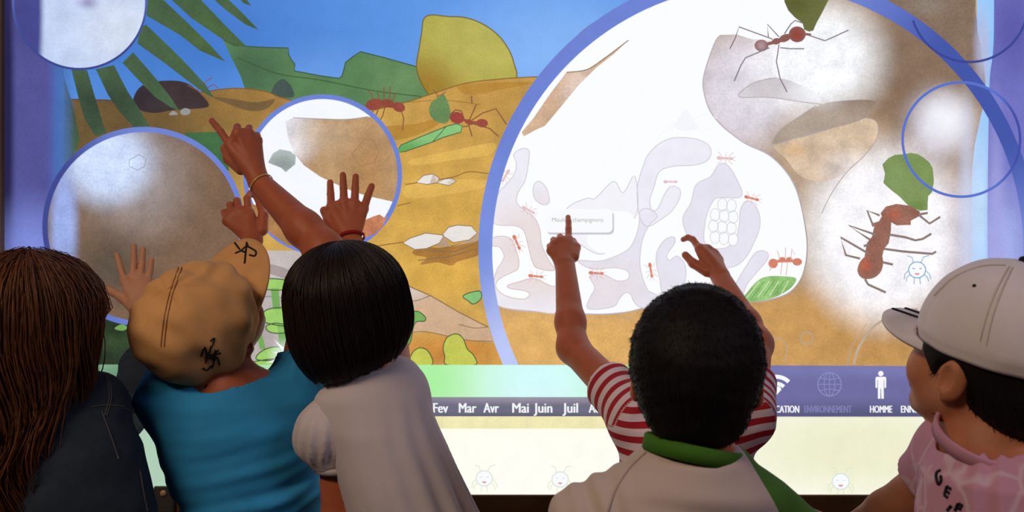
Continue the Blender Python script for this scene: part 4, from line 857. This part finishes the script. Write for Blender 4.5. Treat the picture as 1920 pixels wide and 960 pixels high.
cp = cap_dome('cap', cc, R, crad, CAPT, B, .046, 6, math.pi/2, .0060, 4, base=1.6, label='tan cotton cap with black marker writing', pleat=.022, crease=.06)
vz = visor(cc, R, (crad[0]*.94, crad[1]*.98), .080, CAPT, cp, 1.12, -.12, .016, -.010)
bt = bvh_of(cp)
for l in ([(352, 474), (338, 510), (322, 560), (312, 610), (308, 650)], [(346, 474), (332, 510), (316, 560), (306, 610), (302, 650)]): drape('seam', bt, l, .0012, THR, cp)
for l in ([(378, 668), (384, 650), (390, 668), (396, 648)], [(386, 680), (392, 662), (400, 676), (404, 656)], [(394, 640), (402, 634), (398, 648)], [(398, 690), (406, 668), (412, 684)], [(380, 690), (388, 694), (396, 686)], [(392, 672), (410, 656)], [(400, 664), (414, 662)]): drape('marker_stroke', bt, l, .0026, INK, cp, 3)
bv = bvh_of(vz)
for l in ([(440, 455), (450, 468)], [(441, 475), (452, 470), (466, 458)], [(463, 454), (461, 474), (459, 494)], [(464, 462), (472, 466), (480, 472), (478, 480), (468, 478)], [(452, 470), (462, 474)]): drape('marker_stroke', bv, l, .0034, INK, cp, 4)
# shirt
SHB = surf('turquoise_jersey', (46, 146, 208), .85, .06, 20, .15, 900)
S = Sdf(); zB = lambda py: Pt(0, py, -.45)[2]; xB = lambda px: Pt(px, 0, -.45)[0]
S.loft([(.60, xB(490), -.45, .128, .095), (zB(960), xB(474), -.45, .118, .086), (zB(880), xB(455), -.45, .128, .088), (zB(800), xB(442), -.45, .137, .088), (zB(752), xB(438), -.45, .12, .075), (zB(722), xB(432), -.45, .075, .055)], .03)
S.cap(Pt(410, 760, -.46), Pt(318, 752, -.445), .042, .041, .04); S.cap(Pt(455, 758, -.46), Pt(552, 748, -.415), .042, .04, .04)
d = unit(elL-shL); S.cyl(shL-d*.02, shL+d*.075, .044, .046, .035)
d2 = unit(elR-shR); S.cyl(shR-d2*.02, shR+d2*.062, .043, .047, .035)
S.cap(shL+d*.055, shL+d*.2, .037, .04, .004, 's'); S.cap(shR+d2*.045, shR+d2*.2, .038, .042, .004, 's')
S.cap(nk+(0, 0, -.006), nk+unit(hc-nk)*.2, .052, .055, .006, 's')
def fold(P):
    x, y, z = P[..., 0], P[..., 1], P[..., 2]; w1 = wob(P, 9, 5)
    a = z-.35*(x-tr[0])+.012*w1
    w2 = wob(P, 17, 12)
    return -(.0050*np.sin(a*95+3.2*w1)+.0030*np.sin(a*230+4*w2))*np.clip(.55+wob(P, 14, 9), .05, 1.2)*np.clip((1.0-z)*8, 0, 1)-.001*wob(P, 60, 2)-.0035*np.exp(-((np.linalg.norm(P-(shR+d2*.06), axis=-1)-.03)/.03)**2)*np.sin(np.arctan2(x-shR[0], y-shR[1])*11)
S.disp = fold
make('shirt', S, .0045, SHB, B, 2)
ring('collar', nk+np.array([0, -.004, .002]), frame((0, .93, .25), (-.1, -.25, .95)), .050, .050, .012, .006, SHB, B)
lower(B, xB(492), -.45, .62, .115, .09, PANT)

# ---------------------------------------------------------------- child with the dark bob (white smock)
C_ = person('child with dark bobbed hair in a white smock with puff sleeves', Pt(790, 0, -.52)[0], -.52)
S = Sdf(); hc = Pt(652, 578, -.52); nk = Pt(688, 735, -.53); R, L = head(S, hc, (-.28, .95, .10), (-.15, -.08, 1), nk, 1.0)
shL, elL, wrL = Pt(632, 772, -.535), Pt(640, 985, -.53), Pt(672, 1030, -.34)
shR, elR, wrR = Pt(742, 742, -.50), Pt(728, 590, -.28), Pt(660, 462, -.075)
S.loft([(.74, Pt(770, 0, -.52)[0], -.52, .06, .05), (.99, Pt(700, 0, -.52)[0], -.52, .08, .05), (1.0, Pt(700, 0, -.52)[0], -.52, .06, .045)], .03)
S.cap(nk, shL, .034, .032, .03); S.cap(nk, shR, .034, .032, .03); arm(S, shL, elL, wrL, (.031, .030, .019)); arm(S, shR, elR, wrR, (.032, .029, .023))
relaxed_hand(S, wrL, (.1, 1, -.1), (1, 0, .2), (0, 0, -1))
hand(S, wrR, PP([(621, 388), (645, 380), (665, 382), (682, 392)], -.04), [PP([(621, 388, -.04), (620, 364, -.03), (619, 342, -.022)]), PP([(645, 380, -.04), (644, 352, -.028), (643, 328, -.02)]), PP([(665, 382, -.04), (666, 354, -.028), (667, 331, -.02)]), PP([(682, 392, -.04), (689, 370, -.03), (697, 349, -.022)])],
     PP([(634, 432, -.055), (617, 412, -.045), (608, 395, -.035)]), .0092)
make('body', S, .0025, SK1, C_); eyes(L, R, 1, C_)
def pbob(ph, s):
    fr = max(0, math.cos(ph-math.pi/2)); a = min(s/.5, 1)*math.pi/2; rx, ry = .094, .102
    if s <= .5: return (rx*math.sin(a)**.9*math.cos(ph), (ry*math.sin(a)**.9*math.sin(ph))-.006, .016+.090*math.cos(a))
    t = (s-.5)/.5; ln = .106*(1-.86*max(0, (fr-.62)/.38)**.5 if fr > .62 else 1); k = 1+.03*math.sin(t*math.pi)-.26*t**3
    return (rx*k*math.cos(ph), ry*k*math.sin(ph)-.006, .016-ln*t+.012*math.cos(ph)*t)
hair_lathe('hair', C_, hc, R, pbob, HAIR_DARK, 160, 40, 2200, (.0006, .0016), .0018, 3, .005, .0014, wlen=4)
lobe('earring', Pt(599, 672, -.57), .0035, (1, 1, 1), np.eye(3), surf('silver', (220, 220, 225), .2, .02, 20, spec=.9), C_)
SMK = surf('white_cotton', (206, 196, 202), .85, .05, 20, .15, 900)
S = Sdf(); zC = lambda py: Pt(0, py, -.52)[2]; xC = lambda px: Pt(px, 0, -.52)[0]
S.loft([(.52, xC(850), -.53, .165, .14), (.66, xC(826), -.53, .137, .12), (zC(960), xC(775), -.53, .100, .10), (zC(880), xC(745), -.53, .094, .092), (zC(800), xC(716), -.53, .090, .082), (zC(740), xC(700), -.53, .084, .068), (zC(706), xC(702), -.53, .066, .056), (zC(686), xC(700), -.53, .054, .05)], .03)
S.cap(Pt(672, 765, -.535), Pt(634, 778, -.54), .034, .034, .03); S.cap(Pt(715, 745, -.53), Pt(756, 730, -.50), .036, .036, .03)
S.cyl(shR-unit(elR-shR)*.02, shR+unit(elR-shR)*.05, .038, .044, .03)
def foldC(P):
    x, y, z = P[..., 0], P[..., 1], P[..., 2]; an = np.arctan2(x-np.interp(z, [.52, .66, .8, .95], [xC(850), xC(826), xC(775), xC(716)]), -(y+.53))
    g = np.clip((1.02-z)*4, 0, 1.2); return -.0080*g*np.sin(an*15+.8*wob(P, 7, 3))*np.clip(.25+.8*an, .08, 1)-.0012*wob(P, 40, 4)*g
S.disp = foldC
make('smock', S, .0045, SMK, C_, 2)
S = Sdf(); pc = Pt(614, 815, -.542); S.ell(pc, (.050, .050, .056), frame((0, 1, 0), (.12, 0, 1)), .0); S.cap(Pt(640, 765, -.538), Pt(628, 800, -.54), .030, .04, .03)
S.cyl(Pt(632, 860, -.538), Pt(632, 882, -.538), .036, .0345, .012, .003); S.cap(Pt(632, 865, -.538), Pt(636, 940, -.538), .033, .034, .003, 's')
def foldP(P):
    v = P-pc; an = np.arctan2(v[..., 0], -v[..., 1]); return -.0045*np.sin(an*13+2*wob(P, 25, 8))*np.clip(.5-v[..., 2]*9, 0, 1)*np.clip((v[..., 2]+.042)*60, 0, 1)-.0012*wob(P, 70, 6)*np.clip((v[..., 2]+.042)*60, 0, 1)
S.disp = foldP
make('puff_sleeve', S, .0036, SMK, C_, 1)
ring('cuff', Pt(633, 876, -.538), np.eye(3), .0315, .0315, .010, .005, SMK, C_)
ring('bracelet', wrR+unit(Pt(655, 420, -.05)-wrR)*.021, frame(np.cross((1, 0, 0), unit(Pt(655, 420, -.05)-wrR)), Pt(655, 420, -.05)-wrR), .0262, .0235, .006, .003, surf('red_thread', (150, 22, 26), .8, .2, 200), C_, label='red thread bracelet')
lower(C_, xC(860), -.53, .60, .11, .09, PANT2)
ringdir = unit(elR*0+Pt(608, 468, -.28)-Pt(486, 342, -.19))
ring('bracelet', Pt(486, 342, -.19)+ringdir*.008, frame(np.cross((0, 1, 0), ringdir), ringdir), .0235, .0235, .0028, .0018, surf('gold', (214, 168, 96), .25, .05, 30, spec=.9), B, label='thin gold bracelet')

# ---------------------------------------------------------------- striped shirt child, hidden behind the foreground head
D_ = person('child in a red and white striped shirt pointing with both arms at the nest', Pt(1290, 0, -.43)[0], -.43)
S = Sdf(); hc = Pt(1300, 700, -.42); nk = Pt(1294, 815, -.43); R, L = head(S, hc, (0, 1, .2), (0, -.2, 1), nk, .95)
shL, elL, wrL = Pt(1196, 778, -.42), Pt(1074, 652, -.25), Pt(1060, 500, -.11)
shR, elR, wrR = Pt(1400, 776, -.42), Pt(1419, 645, -.25), Pt(1352, 522, -.11)
S.loft([(.70, Pt(1285, 0, -.43)[0], -.43, .08, .05), (.95, Pt(1290, 0, -.43)[0], -.43, .09, .05)], .03)
S.cap(nk, shL, .034, .032, .03); S.cap(nk, shR, .034, .032, .03)
arm(S, shL, elL, wrL, (.033, .028, .0205)); arm(S, shR, elR, wrR, (.033, .028, .0195))
hand(S, wrL, PP([(1066, 450, -.065), (1051, 452, -.07), (1040, 459, -.075), (1034, 470, -.085)]),
     [PP([(1066, 450, -.065), (1066, 430, -.045), (1066, 416, -.03), (1065, 407, -.018)]), PP([(1051, 452, -.07), (1050, 444, -.045), (1052, 456, -.025), (1055, 466, -.035)]), PP([(1040, 459, -.075), (1038, 450, -.05), (1041, 462, -.03), (1045, 472, -.04)]), PP([(1034, 470, -.085), (1031, 462, -.062), (1034, 473, -.042), (1039, 480, -.05)])],
     PP([(1076, 482, -.095), (1080, 464, -.07), (1074, 452, -.045)]), .0076)
hand(S, wrR, PP([(1312, 466, -.07), (1326, 468, -.06), (1338, 476, -.055), (1347, 488, -.06)]),
     [PP([(1312, 466, -.07), (1299, 449, -.05), (1290, 445, -.04), (1281, 449, -.03)]), PP([(1326, 468, -.06), (1320, 464, -.035), (1314, 476, -.025), (1316, 486, -.035)]), PP([(1338, 476, -.055), (1334, 474, -.03), (1328, 486, -.022), (1328, 496, -.035)]), PP([(1347, 488, -.06), (1345, 488, -.04), (1340, 498, -.03), (1338, 506, -.04)])],
     PP([(1326, 510, -.095), (1300, 494, -.075), (1285, 478, -.06)]), .0076)
make('body', S, .0025, SK1, D_); eyes(L, R, .95, D_)
short_hair('hair', D_, scalp(hc, R, L, .95, .007, -.09), .004, HAIR_BLACK, hc, R, (0, -.02, .09), 800, .01)
m, nt, out = newmat('red_white_stripes'); p = N(nt, 'ShaderNodeBsdfPrincipled'); nt.links.new(p.outputs[0], out.inputs[0]); p.inputs['Roughness'].default_value = .85
at = N(nt, 'ShaderNodeAttribute', attribute_name='coord'); ml_ = N(nt, 'ShaderNodeMath', operation='MULTIPLY'); nt.links.new(at.outputs['Fac'], ml_.inputs[0]); ml_.inputs[1].default_value = 2*math.pi/.0235
sn = N(nt, 'ShaderNodeMath', operation='SINE'); nt.links.new(ml_.outputs[0], sn.inputs[0])
r_ = N(nt, 'ShaderNodeMapRange'); nt.links.new(sn.outputs[0], r_.inputs['Value']); r_.inputs['From Min'].default_value = -.22; r_.inputs['From Max'].default_value = .02
nt.links.new(mixcol(nt, r_.outputs[0], lin((176, 24, 44)), lin((232, 214, 222))), p.inputs['Base Color']); STRIPE = m
S = Sdf(); zD = lambda py: Pt(0, py, -.43)[2]; xD = lambda px: Pt(px, 0, -.43)[0]
S.loft([(.60, xD(1282), -.43, .112, .088), (zD(960), xD(1282), -.43, .108, .084), (zD(860), xD(1286), -.43, .110, .08), (zD(800), xD(1288), -.43, .105, .07), (zD(770), xD(1290), -.43, .07, .055)], .03)
S.cap(Pt(1260, 805, -.43), shL, .038, .042, .04); S.cap(Pt(1320, 805, -.43), shR, .038, .040, .04)
dL, dR = unit(elL-shL), unit(elR-shR)
S.cyl(shL-dL*.02, shL+dL*.098, .043, .0465, .035); S.cyl(shR-dR*.02, shR+dR*.095, .044, .044, .035)
S.cap(shL+dL*.075, shL+dL*.2, .038, .042, .004, 's'); S.cap(shR+dR*.075, shR+dR*.2, .036, .039, .004, 's')
S.cap(nk, nk+unit(hc-nk)*.2, .048, .05, .006, 's')
S.disp = lambda P: -.0018*wob(P, 60, 3)
def stripe_coord(V):
    tl_ = (V-shL)@dL; trr = (V-shR)@dR
    rl = np.linalg.norm(V-shL-np.clip(tl_, -.0, .12)[:, None]*dL, axis=1); rr = np.linalg.norm(V-shR-np.clip(trr, 0, .12)[:, None]*dR, axis=1)
    o = V[:, 2]+.004*np.sin(V[:, 0]*40); o = np.where((rl < .056) & (tl_ > -.012), tl_+.004, o); return np.where((rr < .054) & (trr > -.012), trr+.004, o)
make('shirt', S, .0036, STRIPE, D_, 1, attr=stripe_coord)
lower(D_, xD(1282), -.43, .60, .11, .088, PANT)

# ---------------------------------------------------------------- dark-haired child in the foreground (raglan shirt)
E_ = person('short black-haired child seen from behind in a pale shirt with green collar', Pt(1300, 0, -.79)[0], -.79)
S = Sdf(); hc = Pt(1306, 672, -.785); nk = Pt(1296, 868, -.80); R, L = head(S, hc, (.20, .92, .33), (-.05, -.32, .94), nk, 1.02, .046)
shL, elL, wrL = Pt(1104, 968, -.79), Pt(1075, 1200, -.78), Pt(1090, 1440, -.72)
shR, elR, wrR = Pt(1486, 1006, -.77), Pt(1520, 1240, -.76), Pt(1500, 1460, -.70)
xE = lambda px: Pt(px, 0, -.79)[0]; zE = lambda py: Pt(0, py, -.79)[2]
S.loft([(.62, xE(1295), -.79, .09, .06), (.90, xE(1295), -.79, .10, .06), (.935, xE(1295), -.79, .06, .05)], .03)
S.cap(nk, shL, .034, .033, .03); S.cap(nk, shR, .034, .033, .03); arm(S, shL, elL, wrL); arm(S, shR, elR, wrR)
relaxed_hand(S, wrL, (0, .2, -1), (0, 1, .2), (1, 0, 0)); relaxed_hand(S, wrR, (0, .2, -1), (0, 1, .2), (-1, 0, 0))
make('body', S, .0034, SK1, E_); eyes(L, R, 1.02, E_)
H = scalp(hc, R, L, 1.02, .0095, -.092); H.disp = lambda P: -.0012*wob(P, 160, 5)
short_hair('hair', E_, H, .0035, HAIR_BLACK, hc, R, (0, -.02, .09), 9000, .007, .05, .00035)
RAG = surf('pale_cotton', (204, 186, 180), .85, .05, 20, .15, 900); GRN = surf('green_cotton', (70, 122, 36), .85, .06, 20, .15, 900)
m, nt, out = newmat('two_colour_cotton'); p = N(nt, 'ShaderNodeBsdfPrincipled'); nt.links.new(p.outputs[0], out.inputs[0]); p.inputs['Roughness'].default_value = .85
at = N(nt, 'ShaderNodeAttribute', attribute_name='coord'); r_ = N(nt, 'ShaderNodeMapRange'); nt.links.new(at.outputs['Fac'], r_.inputs['Value']); r_.inputs['From Min'].default_value = -.0004; r_.inputs['From Max'].default_value = .0004
nt.links.new(mixcol(nt, r_.outputs[0], lin((204, 186, 180)), lin((70, 122, 36))), p.inputs['Base Color']); RAGG = m
S = Sdf()
S.loft([(.54, xE(1292), -.79, .128, .098), (.80, xE(1292), -.79, .133, .096), (zE(960), xE(1292), -.79, .132, .09), (zE(905), xE(1294), -.795, .105, .080), (zE(868), xE(1298), -.80, .068, .064), (zE(846), xE(1298), -.80, .060, .058)], .035)
S.cap(Pt(1250, 892, -.80), shL, .037, .042, .04); S.cap(Pt(1362, 905, -.80), shR, .037, .042, .04)
dL, dR = unit(elL-shL), unit(elR-shR); S.cyl(shL-dL*.01, shL+dL*.10, .041, .048, .035); S.cyl(shR-dR*.01, shR+dR*.10, .041, .048, .035)
S.cap(shL+dL*.08, shL+dL*.25, .039, .042, .004, 's'); S.cap(shR+dR*.08, shR+dR*.25, .039, .042, .004, 's')
S.cap(nk+(0, 0, .03), nk+unit(hc-nk)*.2, .050, .054, .006, 's')
def foldE(P):
    x, z = P[..., 0], P[..., 2]; w1 = wob(P, 10, 2); a = z+.30*(x-xE(1290))+.01*w1
    mid = np.exp(-((x-xE(1320))/.10)**2); lf = np.exp(-((x-xE(1110))/.035)**2)
    return -.0060*np.sin(a*120+w1)*mid*np.clip((zE(880)-z)*20, 0, 1)-.0034*np.sin((x+.35*z)*190+w1)*lf-.0008*wob(P, 60, 7)
S.disp = foldE
def fmE(c):
    k = (CAM_D+c[:, 1]); px = 960+c[:, 0]/k*FPX; py = 480+(CAM_Z-c[:, 2])/k*FPX
    return (c-Pt(1402, 862, -.8))@unit(np.array([1, 0, .52]))+.002+.02*np.clip((c[:, 2]-zE(860))*0, 0, 1)
sh = make('shirt', S, .0042, RAGG, E_, 2, attr=fmE)
bt = bvh_of(sh)
drape('seam', bt, [(1212, 848), (1180, 880), (1155, 920), (1140, 959)], .0022, surf('pale_thread', (176, 160, 156), .9, .05, 60), E_, 6)
ring('collar', Pt(1298, 846, -.80), frame((.0, .98, -.10), (.20, .10, .97)), .0565, .054, .019, .006, GRN, E_, label='green ribbed collar')
lower(E_, xE(1292), -.79, .58, .118, .092, PANT2)

# ---------------------------------------------------------------- child with the white cap at the right (pink shirt)
F_ = person('child in a white cap and pink printed shirt looking back at the screen', Pt(1890, 0, -.84)[0], -.84)
S = Sdf(); hc = Pt(1870, 650, -.82); nk = Pt(1856, 842, -.83); R, L = head(S, hc, (-.37, .90, .24), (.10, -.22, .96), nk, 1.06, .042)
xF = lambda px: Pt(px, 0, -.84)[0]; zF = lambda py: Pt(0, py, -.84)[2]
shR, elR, wrR = Pt(1782, 842, -.76), Pt(1700, 938, -.68), Pt(1585, 1000, -.60)       # arm towards the screen
shL, elL, wrL = Pt(2010, 900, -.90), Pt(2040, 1120, -.93), Pt(1985, 1340, -.95)
S.loft([(.62, xF(1895), -.84, .08, .07), (.92, xF(1888), -.84, .08, .07), (.95, xF(1870), -.84, .06, .05)], .03)
S.cap(nk, shL, .034, .033, .03); S.cap(nk, shR, .034, .033, .03); arm(S, shR, elR, wrR, (.032, .027, .019)); arm(S, shL, elL, wrL)
relaxed_hand(S, wrR, (-.8, .5, .1), (.4, .8, .3), (0, .2, -1)); relaxed_hand(S, wrL, (0, .2, -1), (-.8, -.5, .1), (0, 1, 0))
make('body', S, .0024, SK2, F_); eyes(L, R, 1.06, F_)
short_hair('hair', F_, scalp(hc, R, L, 1.06, .006, -.092), .0035, HAIR_BLACK, hc, R, (0, -.02, .09), 5000, .012, .06, .0005, zmax=-.03)
CAPW = surf('white_twill', (240, 232, 240), .8, .04, 20, .2, 800); NAVY = surf('navy_tape', (16, 18, 34), .7, .05, 60); STI = surf('white_thread', (206, 196, 190), .9, .05, 200)
cc = hc+R@np.array([0, -.012, .010]); crad = (.094, .108, .102)
cp = cap_dome('cap', cc, R, crad, CAPW, F_, .016, 6, math.pi/2, .0014, 6, label='white twill cap with a curved visor')
vz = visor(cc, R, crad, .066, CAPW, cp, 1.12, .02, .018, -.008)
lobe('button', cc+R@np.array([0, 0, .103]), .009, (1, 1, .55), R, NAVY, cp)
bt = bvh_of(cp); bv = bvh_of(vz)
for l in ([(1893, 500), (1872, 540), (1852, 590), (1838, 640)], [(1899, 502), (1880, 545), (1862, 595), (1850, 648)], [(1886, 498), (1840, 500), (1790, 520), (1752, 555)]): drape('stitching', bt, l, .0014, STI, cp)
h_ = onto(bt, 1827, 536, .0003)
if h_: lobe('eyelet', h_[0], .0022, (1, 1, 1), np.eye(3), NAVY, cp)
for off in (.010, -.012):
    P = [];
    for t in np.linspace(.12, .95, 12):
        x = off; a = math.acos(min(1, x/crad[0])); y = crad[1]*math.sin(a)
        u_ = (math.pi/2-a)/1.12; ln = .066*max(0, math.cos(u_*math.pi/2))**.55; xx = x*(1+.10*t*math.cos(u_*math.pi/2))
        P.append(cc+R@np.array([xx, y+ln*t, -.008-.018*(xx/crad[0])**2*(.4+.6*t)-.02*ln*t+.0012]))
    strip('stripe', P, [R[:, 2]]*12, .0055, NAVY, cp)
m, nt, out = newmat('pink_print'); p = N(nt, 'ShaderNodeBsdfPrincipled'); nt.links.new(p.outputs[0], out.inputs[0]); p.inputs['Roughness'].default_value = .85
tc = N(nt, 'ShaderNodeTexCoord'); vo = N(nt, 'ShaderNodeTexVoronoi', feature='DISTANCE_TO_EDGE'); vo.inputs['Scale'].default_value = 17; nz = N(nt, 'ShaderNodeTexNoise'); nz.inputs['Scale'].default_value = 14
mv = N(nt, 'ShaderNodeMix', data_type='VECTOR'); mv.inputs[0].default_value = .06; nt.links.new(tc.outputs['Object'], nz.inputs['Vector']); nt.links.new(tc.outputs['Object'], mv.inputs[4]); nt.links.new(nz.outputs['Color'], mv.inputs[5]); nt.links.new(mv.outputs[1], vo.inputs['Vector'])
r_ = N(nt, 'ShaderNodeMapRange'); nt.links.new(vo.outputs['Distance'], r_.inputs['Value']); r_.inputs['From Min'].default_value = .01; r_.inputs['From Max'].default_value = .07; r_.inputs['To Min'].default_value = .55; r_.inputs['To Max'].default_value = 0
nt.links.new(mixcol(nt, r_.outputs[0], lin((206, 150, 176)), lin((226, 206, 216))), p.inputs['Base Color']); PINK = m; PINKP = surf('pink_rib', (206, 150, 176), .85, .05, 40, .2, 700)
S = Sdf()
S.loft([(.56, xF(1905), -.84, .115, .11), (.80, xF(1900), -.84, .112, .11), (zF(960), xF(1893), -.84, .105, .105), (zF(890), xF(1886), -.84, .092, .092), (zF(852), xF(1872), -.835, .066, .066), (zF(826), xF(1862), -.83, .052, .05)], .03)
S.cap(Pt(1850, 862, -.82), shR, .036, .038, .04); S.cap(Pt(1890, 880, -.85), shL, .04, .044, .04)
dR, dL = unit(elR-shR), unit(elL-shL); S.cyl(shR-dR*.02, shR+dR*.068, .037, .041, .03); S.cyl(shL-dL*.01, shL+dL*.1, .044, .05, .03)
S.cap(shR+dR*.05, shR+dR*.2, .034, .038, .004, 's'); S.cap(shL+dL*.08, shL+dL*.25, .041, .044, .004, 's')
S.cap(Pt(1850, 838, -.83), Pt(1850, 838, -.83)+.2*unit((.1, -.42, .9)), .055, .06, .005, 's')
def foldF(P):
    x, z = P[..., 0], P[..., 2]; w1 = wob(P, 12, 4); an = np.arctan2(x-xF(1880), -(P[..., 1]+.84))
    return -.0030*np.sin(an*20+w1)*np.exp(-((an+.8)/.45)**2)*np.clip((np.linalg.norm(P-shR, axis=-1)-.08)*30, 0, 1)-.0009*wob(P, 45, 3)*np.clip((np.linalg.norm(P-Pt(1850, 838, -.83), axis=-1)-.078)*40, 0, 1)
S.disp = foldF
sf = make('shirt', S, .0033, PINK, F_, 2)
ring('collar', Pt(1854, 822, -.838), frame((-.05, .9, .44), (.05, -.44, .9)), .057, .057, .014, .006, PINKP, F_)
bt = bvh_of(sf)
for l in ([(1764, 882), (1757, 886), (1756, 896), (1760, 908), (1765, 902), (1764, 892)], [(1770, 838), (1768, 848)]): drape('printed_letter', bt, l, .004, NAVY, F_, 4)
for l in ([(1776, 912), (1771, 928)], [(1776, 912), (1784, 918)], [(1774, 920), (1781, 926)], [(1771, 928), (1778, 934)], [(1784, 948), (1776, 958)], [(1797, 944), (1790, 958)], [(1797, 944), (1806, 950)], [(1794, 951), (1803, 956)]): drape('printed_letter', bt, l, .004, NAVY, F_, 2, curve=False)
lower(F_, xF(1900), -.84, .58, .115, .1, PANT)

# ---------------------------------------------------------------- long-haired child at the left (denim jacket)
A_ = person('child with long auburn hair in a dark denim jacket at the left edge', Pt(90, 0, -.6)[0], -.6)
S = Sdf(); hc = Pt(62, 602, -.60); nk = Pt(70, 745, -.60); R, L = head(S, hc, (.32, .94, .08), (.04, -.08, 1), nk, 1.0)
shR, elR, wrR = Pt(172, 754, -.575), Pt(232, 782, -.31), Pt(280, 618, -.11)
shL, elL, wrL = Pt(-60, 770, -.60), Pt(-90, 960, -.58), Pt(-60, 1130, -.50)
xA = lambda px: Pt(px, 0, -.60)[0]; zA = lambda py: Pt(0, py, -.60)[2]
S.loft([(.64, xA(90), -.60, .09, .06), (.97, xA(75), -.60, .1, .06), (1.0, xA(70), -.60, .06, .05)], .03)
S.cap(nk, shL, .034, .033, .03); S.cap(nk, shR, .034, .033, .03); arm(S, shR, elR, wrR, (.033, .028, .021)); arm(S, shL, elL, wrL)
relaxed_hand(S, wrL, (.2, .6, -.6), (.8, .2, .2), (0, 0, -1))
hand(S, wrR, PP([(234, 528), (249, 520), (263, 522), (276, 531)], -.045), [PP([(234, 528, -.045), (226, 502, -.035), (219, 478, -.025)]), PP([(249, 520, -.045), (251, 488, -.032), (251, 461, -.022)]), PP([(263, 522, -.045), (266, 492, -.032), (268, 467, -.022)]), PP([(276, 531, -.045), (281, 508, -.034), (284, 488, -.024)])],
     PP([(256, 584, -.085), (232, 560, -.065), (206, 545, -.05), (186, 536, -.04)]), .0080)
make('body', S, .0024, SK3, A_); eyes(L, R, 1, A_)
def plong(ph, s):
    tt = max(0, s-.25); ph = ph+.30*math.sin(tt*10+2.3*ph)*min(1, tt*3)*(1 if math.sin(ph) < .3 else 0)
    fr = max(0, math.cos(ph-math.pi/2)); bk = max(0, -math.sin(ph))
    if s <= .22:
        a = s/.22*math.pi/2; return (.086*math.sin(a)**.9*math.cos(ph), .106*math.sin(a)**.9*math.sin(ph)-.004, .008+.092*math.cos(a))
    t = (s-.22)/.78; ln = .36*(1-.93*min(1, max(0, (fr-.55)/.3))); k = 1+.08*math.sin(min(t*2.2, 1)*math.pi*.5)*(.4+.6*bk)-.30*t**1.6
    return (.086*k*math.cos(ph)*(1+.12*t)+.004*t, .106*(1-.35*t)*math.sin(ph)*(1 if math.sin(ph) < 0 else .8)-.004-.075*t**.8*(1-fr*.8), .008-ln*t)
hair_lathe('hair', A_, hc, R, plong, HAIR_RED, 160, 56, 2600, (.0005, .0018), .003, 5, .013, .018, .012, 6.5)
DEN = surf('dark_denim', (38, 48, 62), .85, .2, 60, .3, 900); STC = surf('denim_thread', (84, 84, 84), .9, .1, 100)
S = Sdf()
S.loft([(.54, xA(110), -.60, .155, .11), (.72, xA(108), -.60, .150, .108), (zA(960), xA(104), -.60, .148, .105), (zA(840), xA(96), -.60, .128, .092), (zA(770), xA(82), -.60, .11, .075), (zA(735), xA(72), -.60, .062, .055)], .03)
S.cap(Pt(110, 775, -.60), shR, .045, .047, .04); S.cap(Pt(30, 775, -.60), shL, .045, .047, .04)
S.cap(shR, elR, .042, .038, .02); S.cap(elR, elR+(wrR-elR)*.55, .038, .034, .02); S.cyl(elR+(wrR-elR)*.5, elR+(wrR-elR)*.66, .033, .034, .01)
S.cap(elR+(wrR-elR)*.62, wrR, .028, .03, .003, 's'); S.cap(shL, elL, .046, .04, .02); S.cap(elL, elL+(wrL-elL)*.8, .038, .033, .02)
S.cap(nk+(0, 0, .0), nk+unit(hc-nk)*.2, .053, .056, .006, 's')
S.disp = lambda P: -.0022*wob(P, 32, 4)-.0012*wob(P, 80, 9)
jk = make('jacket', S, .0048, DEN, A_, 2)
ring('collar', nk+np.array([0, 0, .0]), frame((0, .97, .2), (0, -.2, .97)), .054, .052, .035, .006, DEN, A_)
bt = bvh_of(jk)
for l in ([(196, 700), (205, 740), (196, 780)], [(200, 700), (209, 740), (200, 780)], [(190, 770), (205, 810), (222, 860)], [(230, 765), (258, 775)], [(170, 764), (200, 760), (230, 762)], [(262, 880), (270, 930), (276, 958)]): drape('stitching', bt, l, .0016, STC, A_)
lower(A_, xA(108), -.60, .62, .13, .1, PANT)
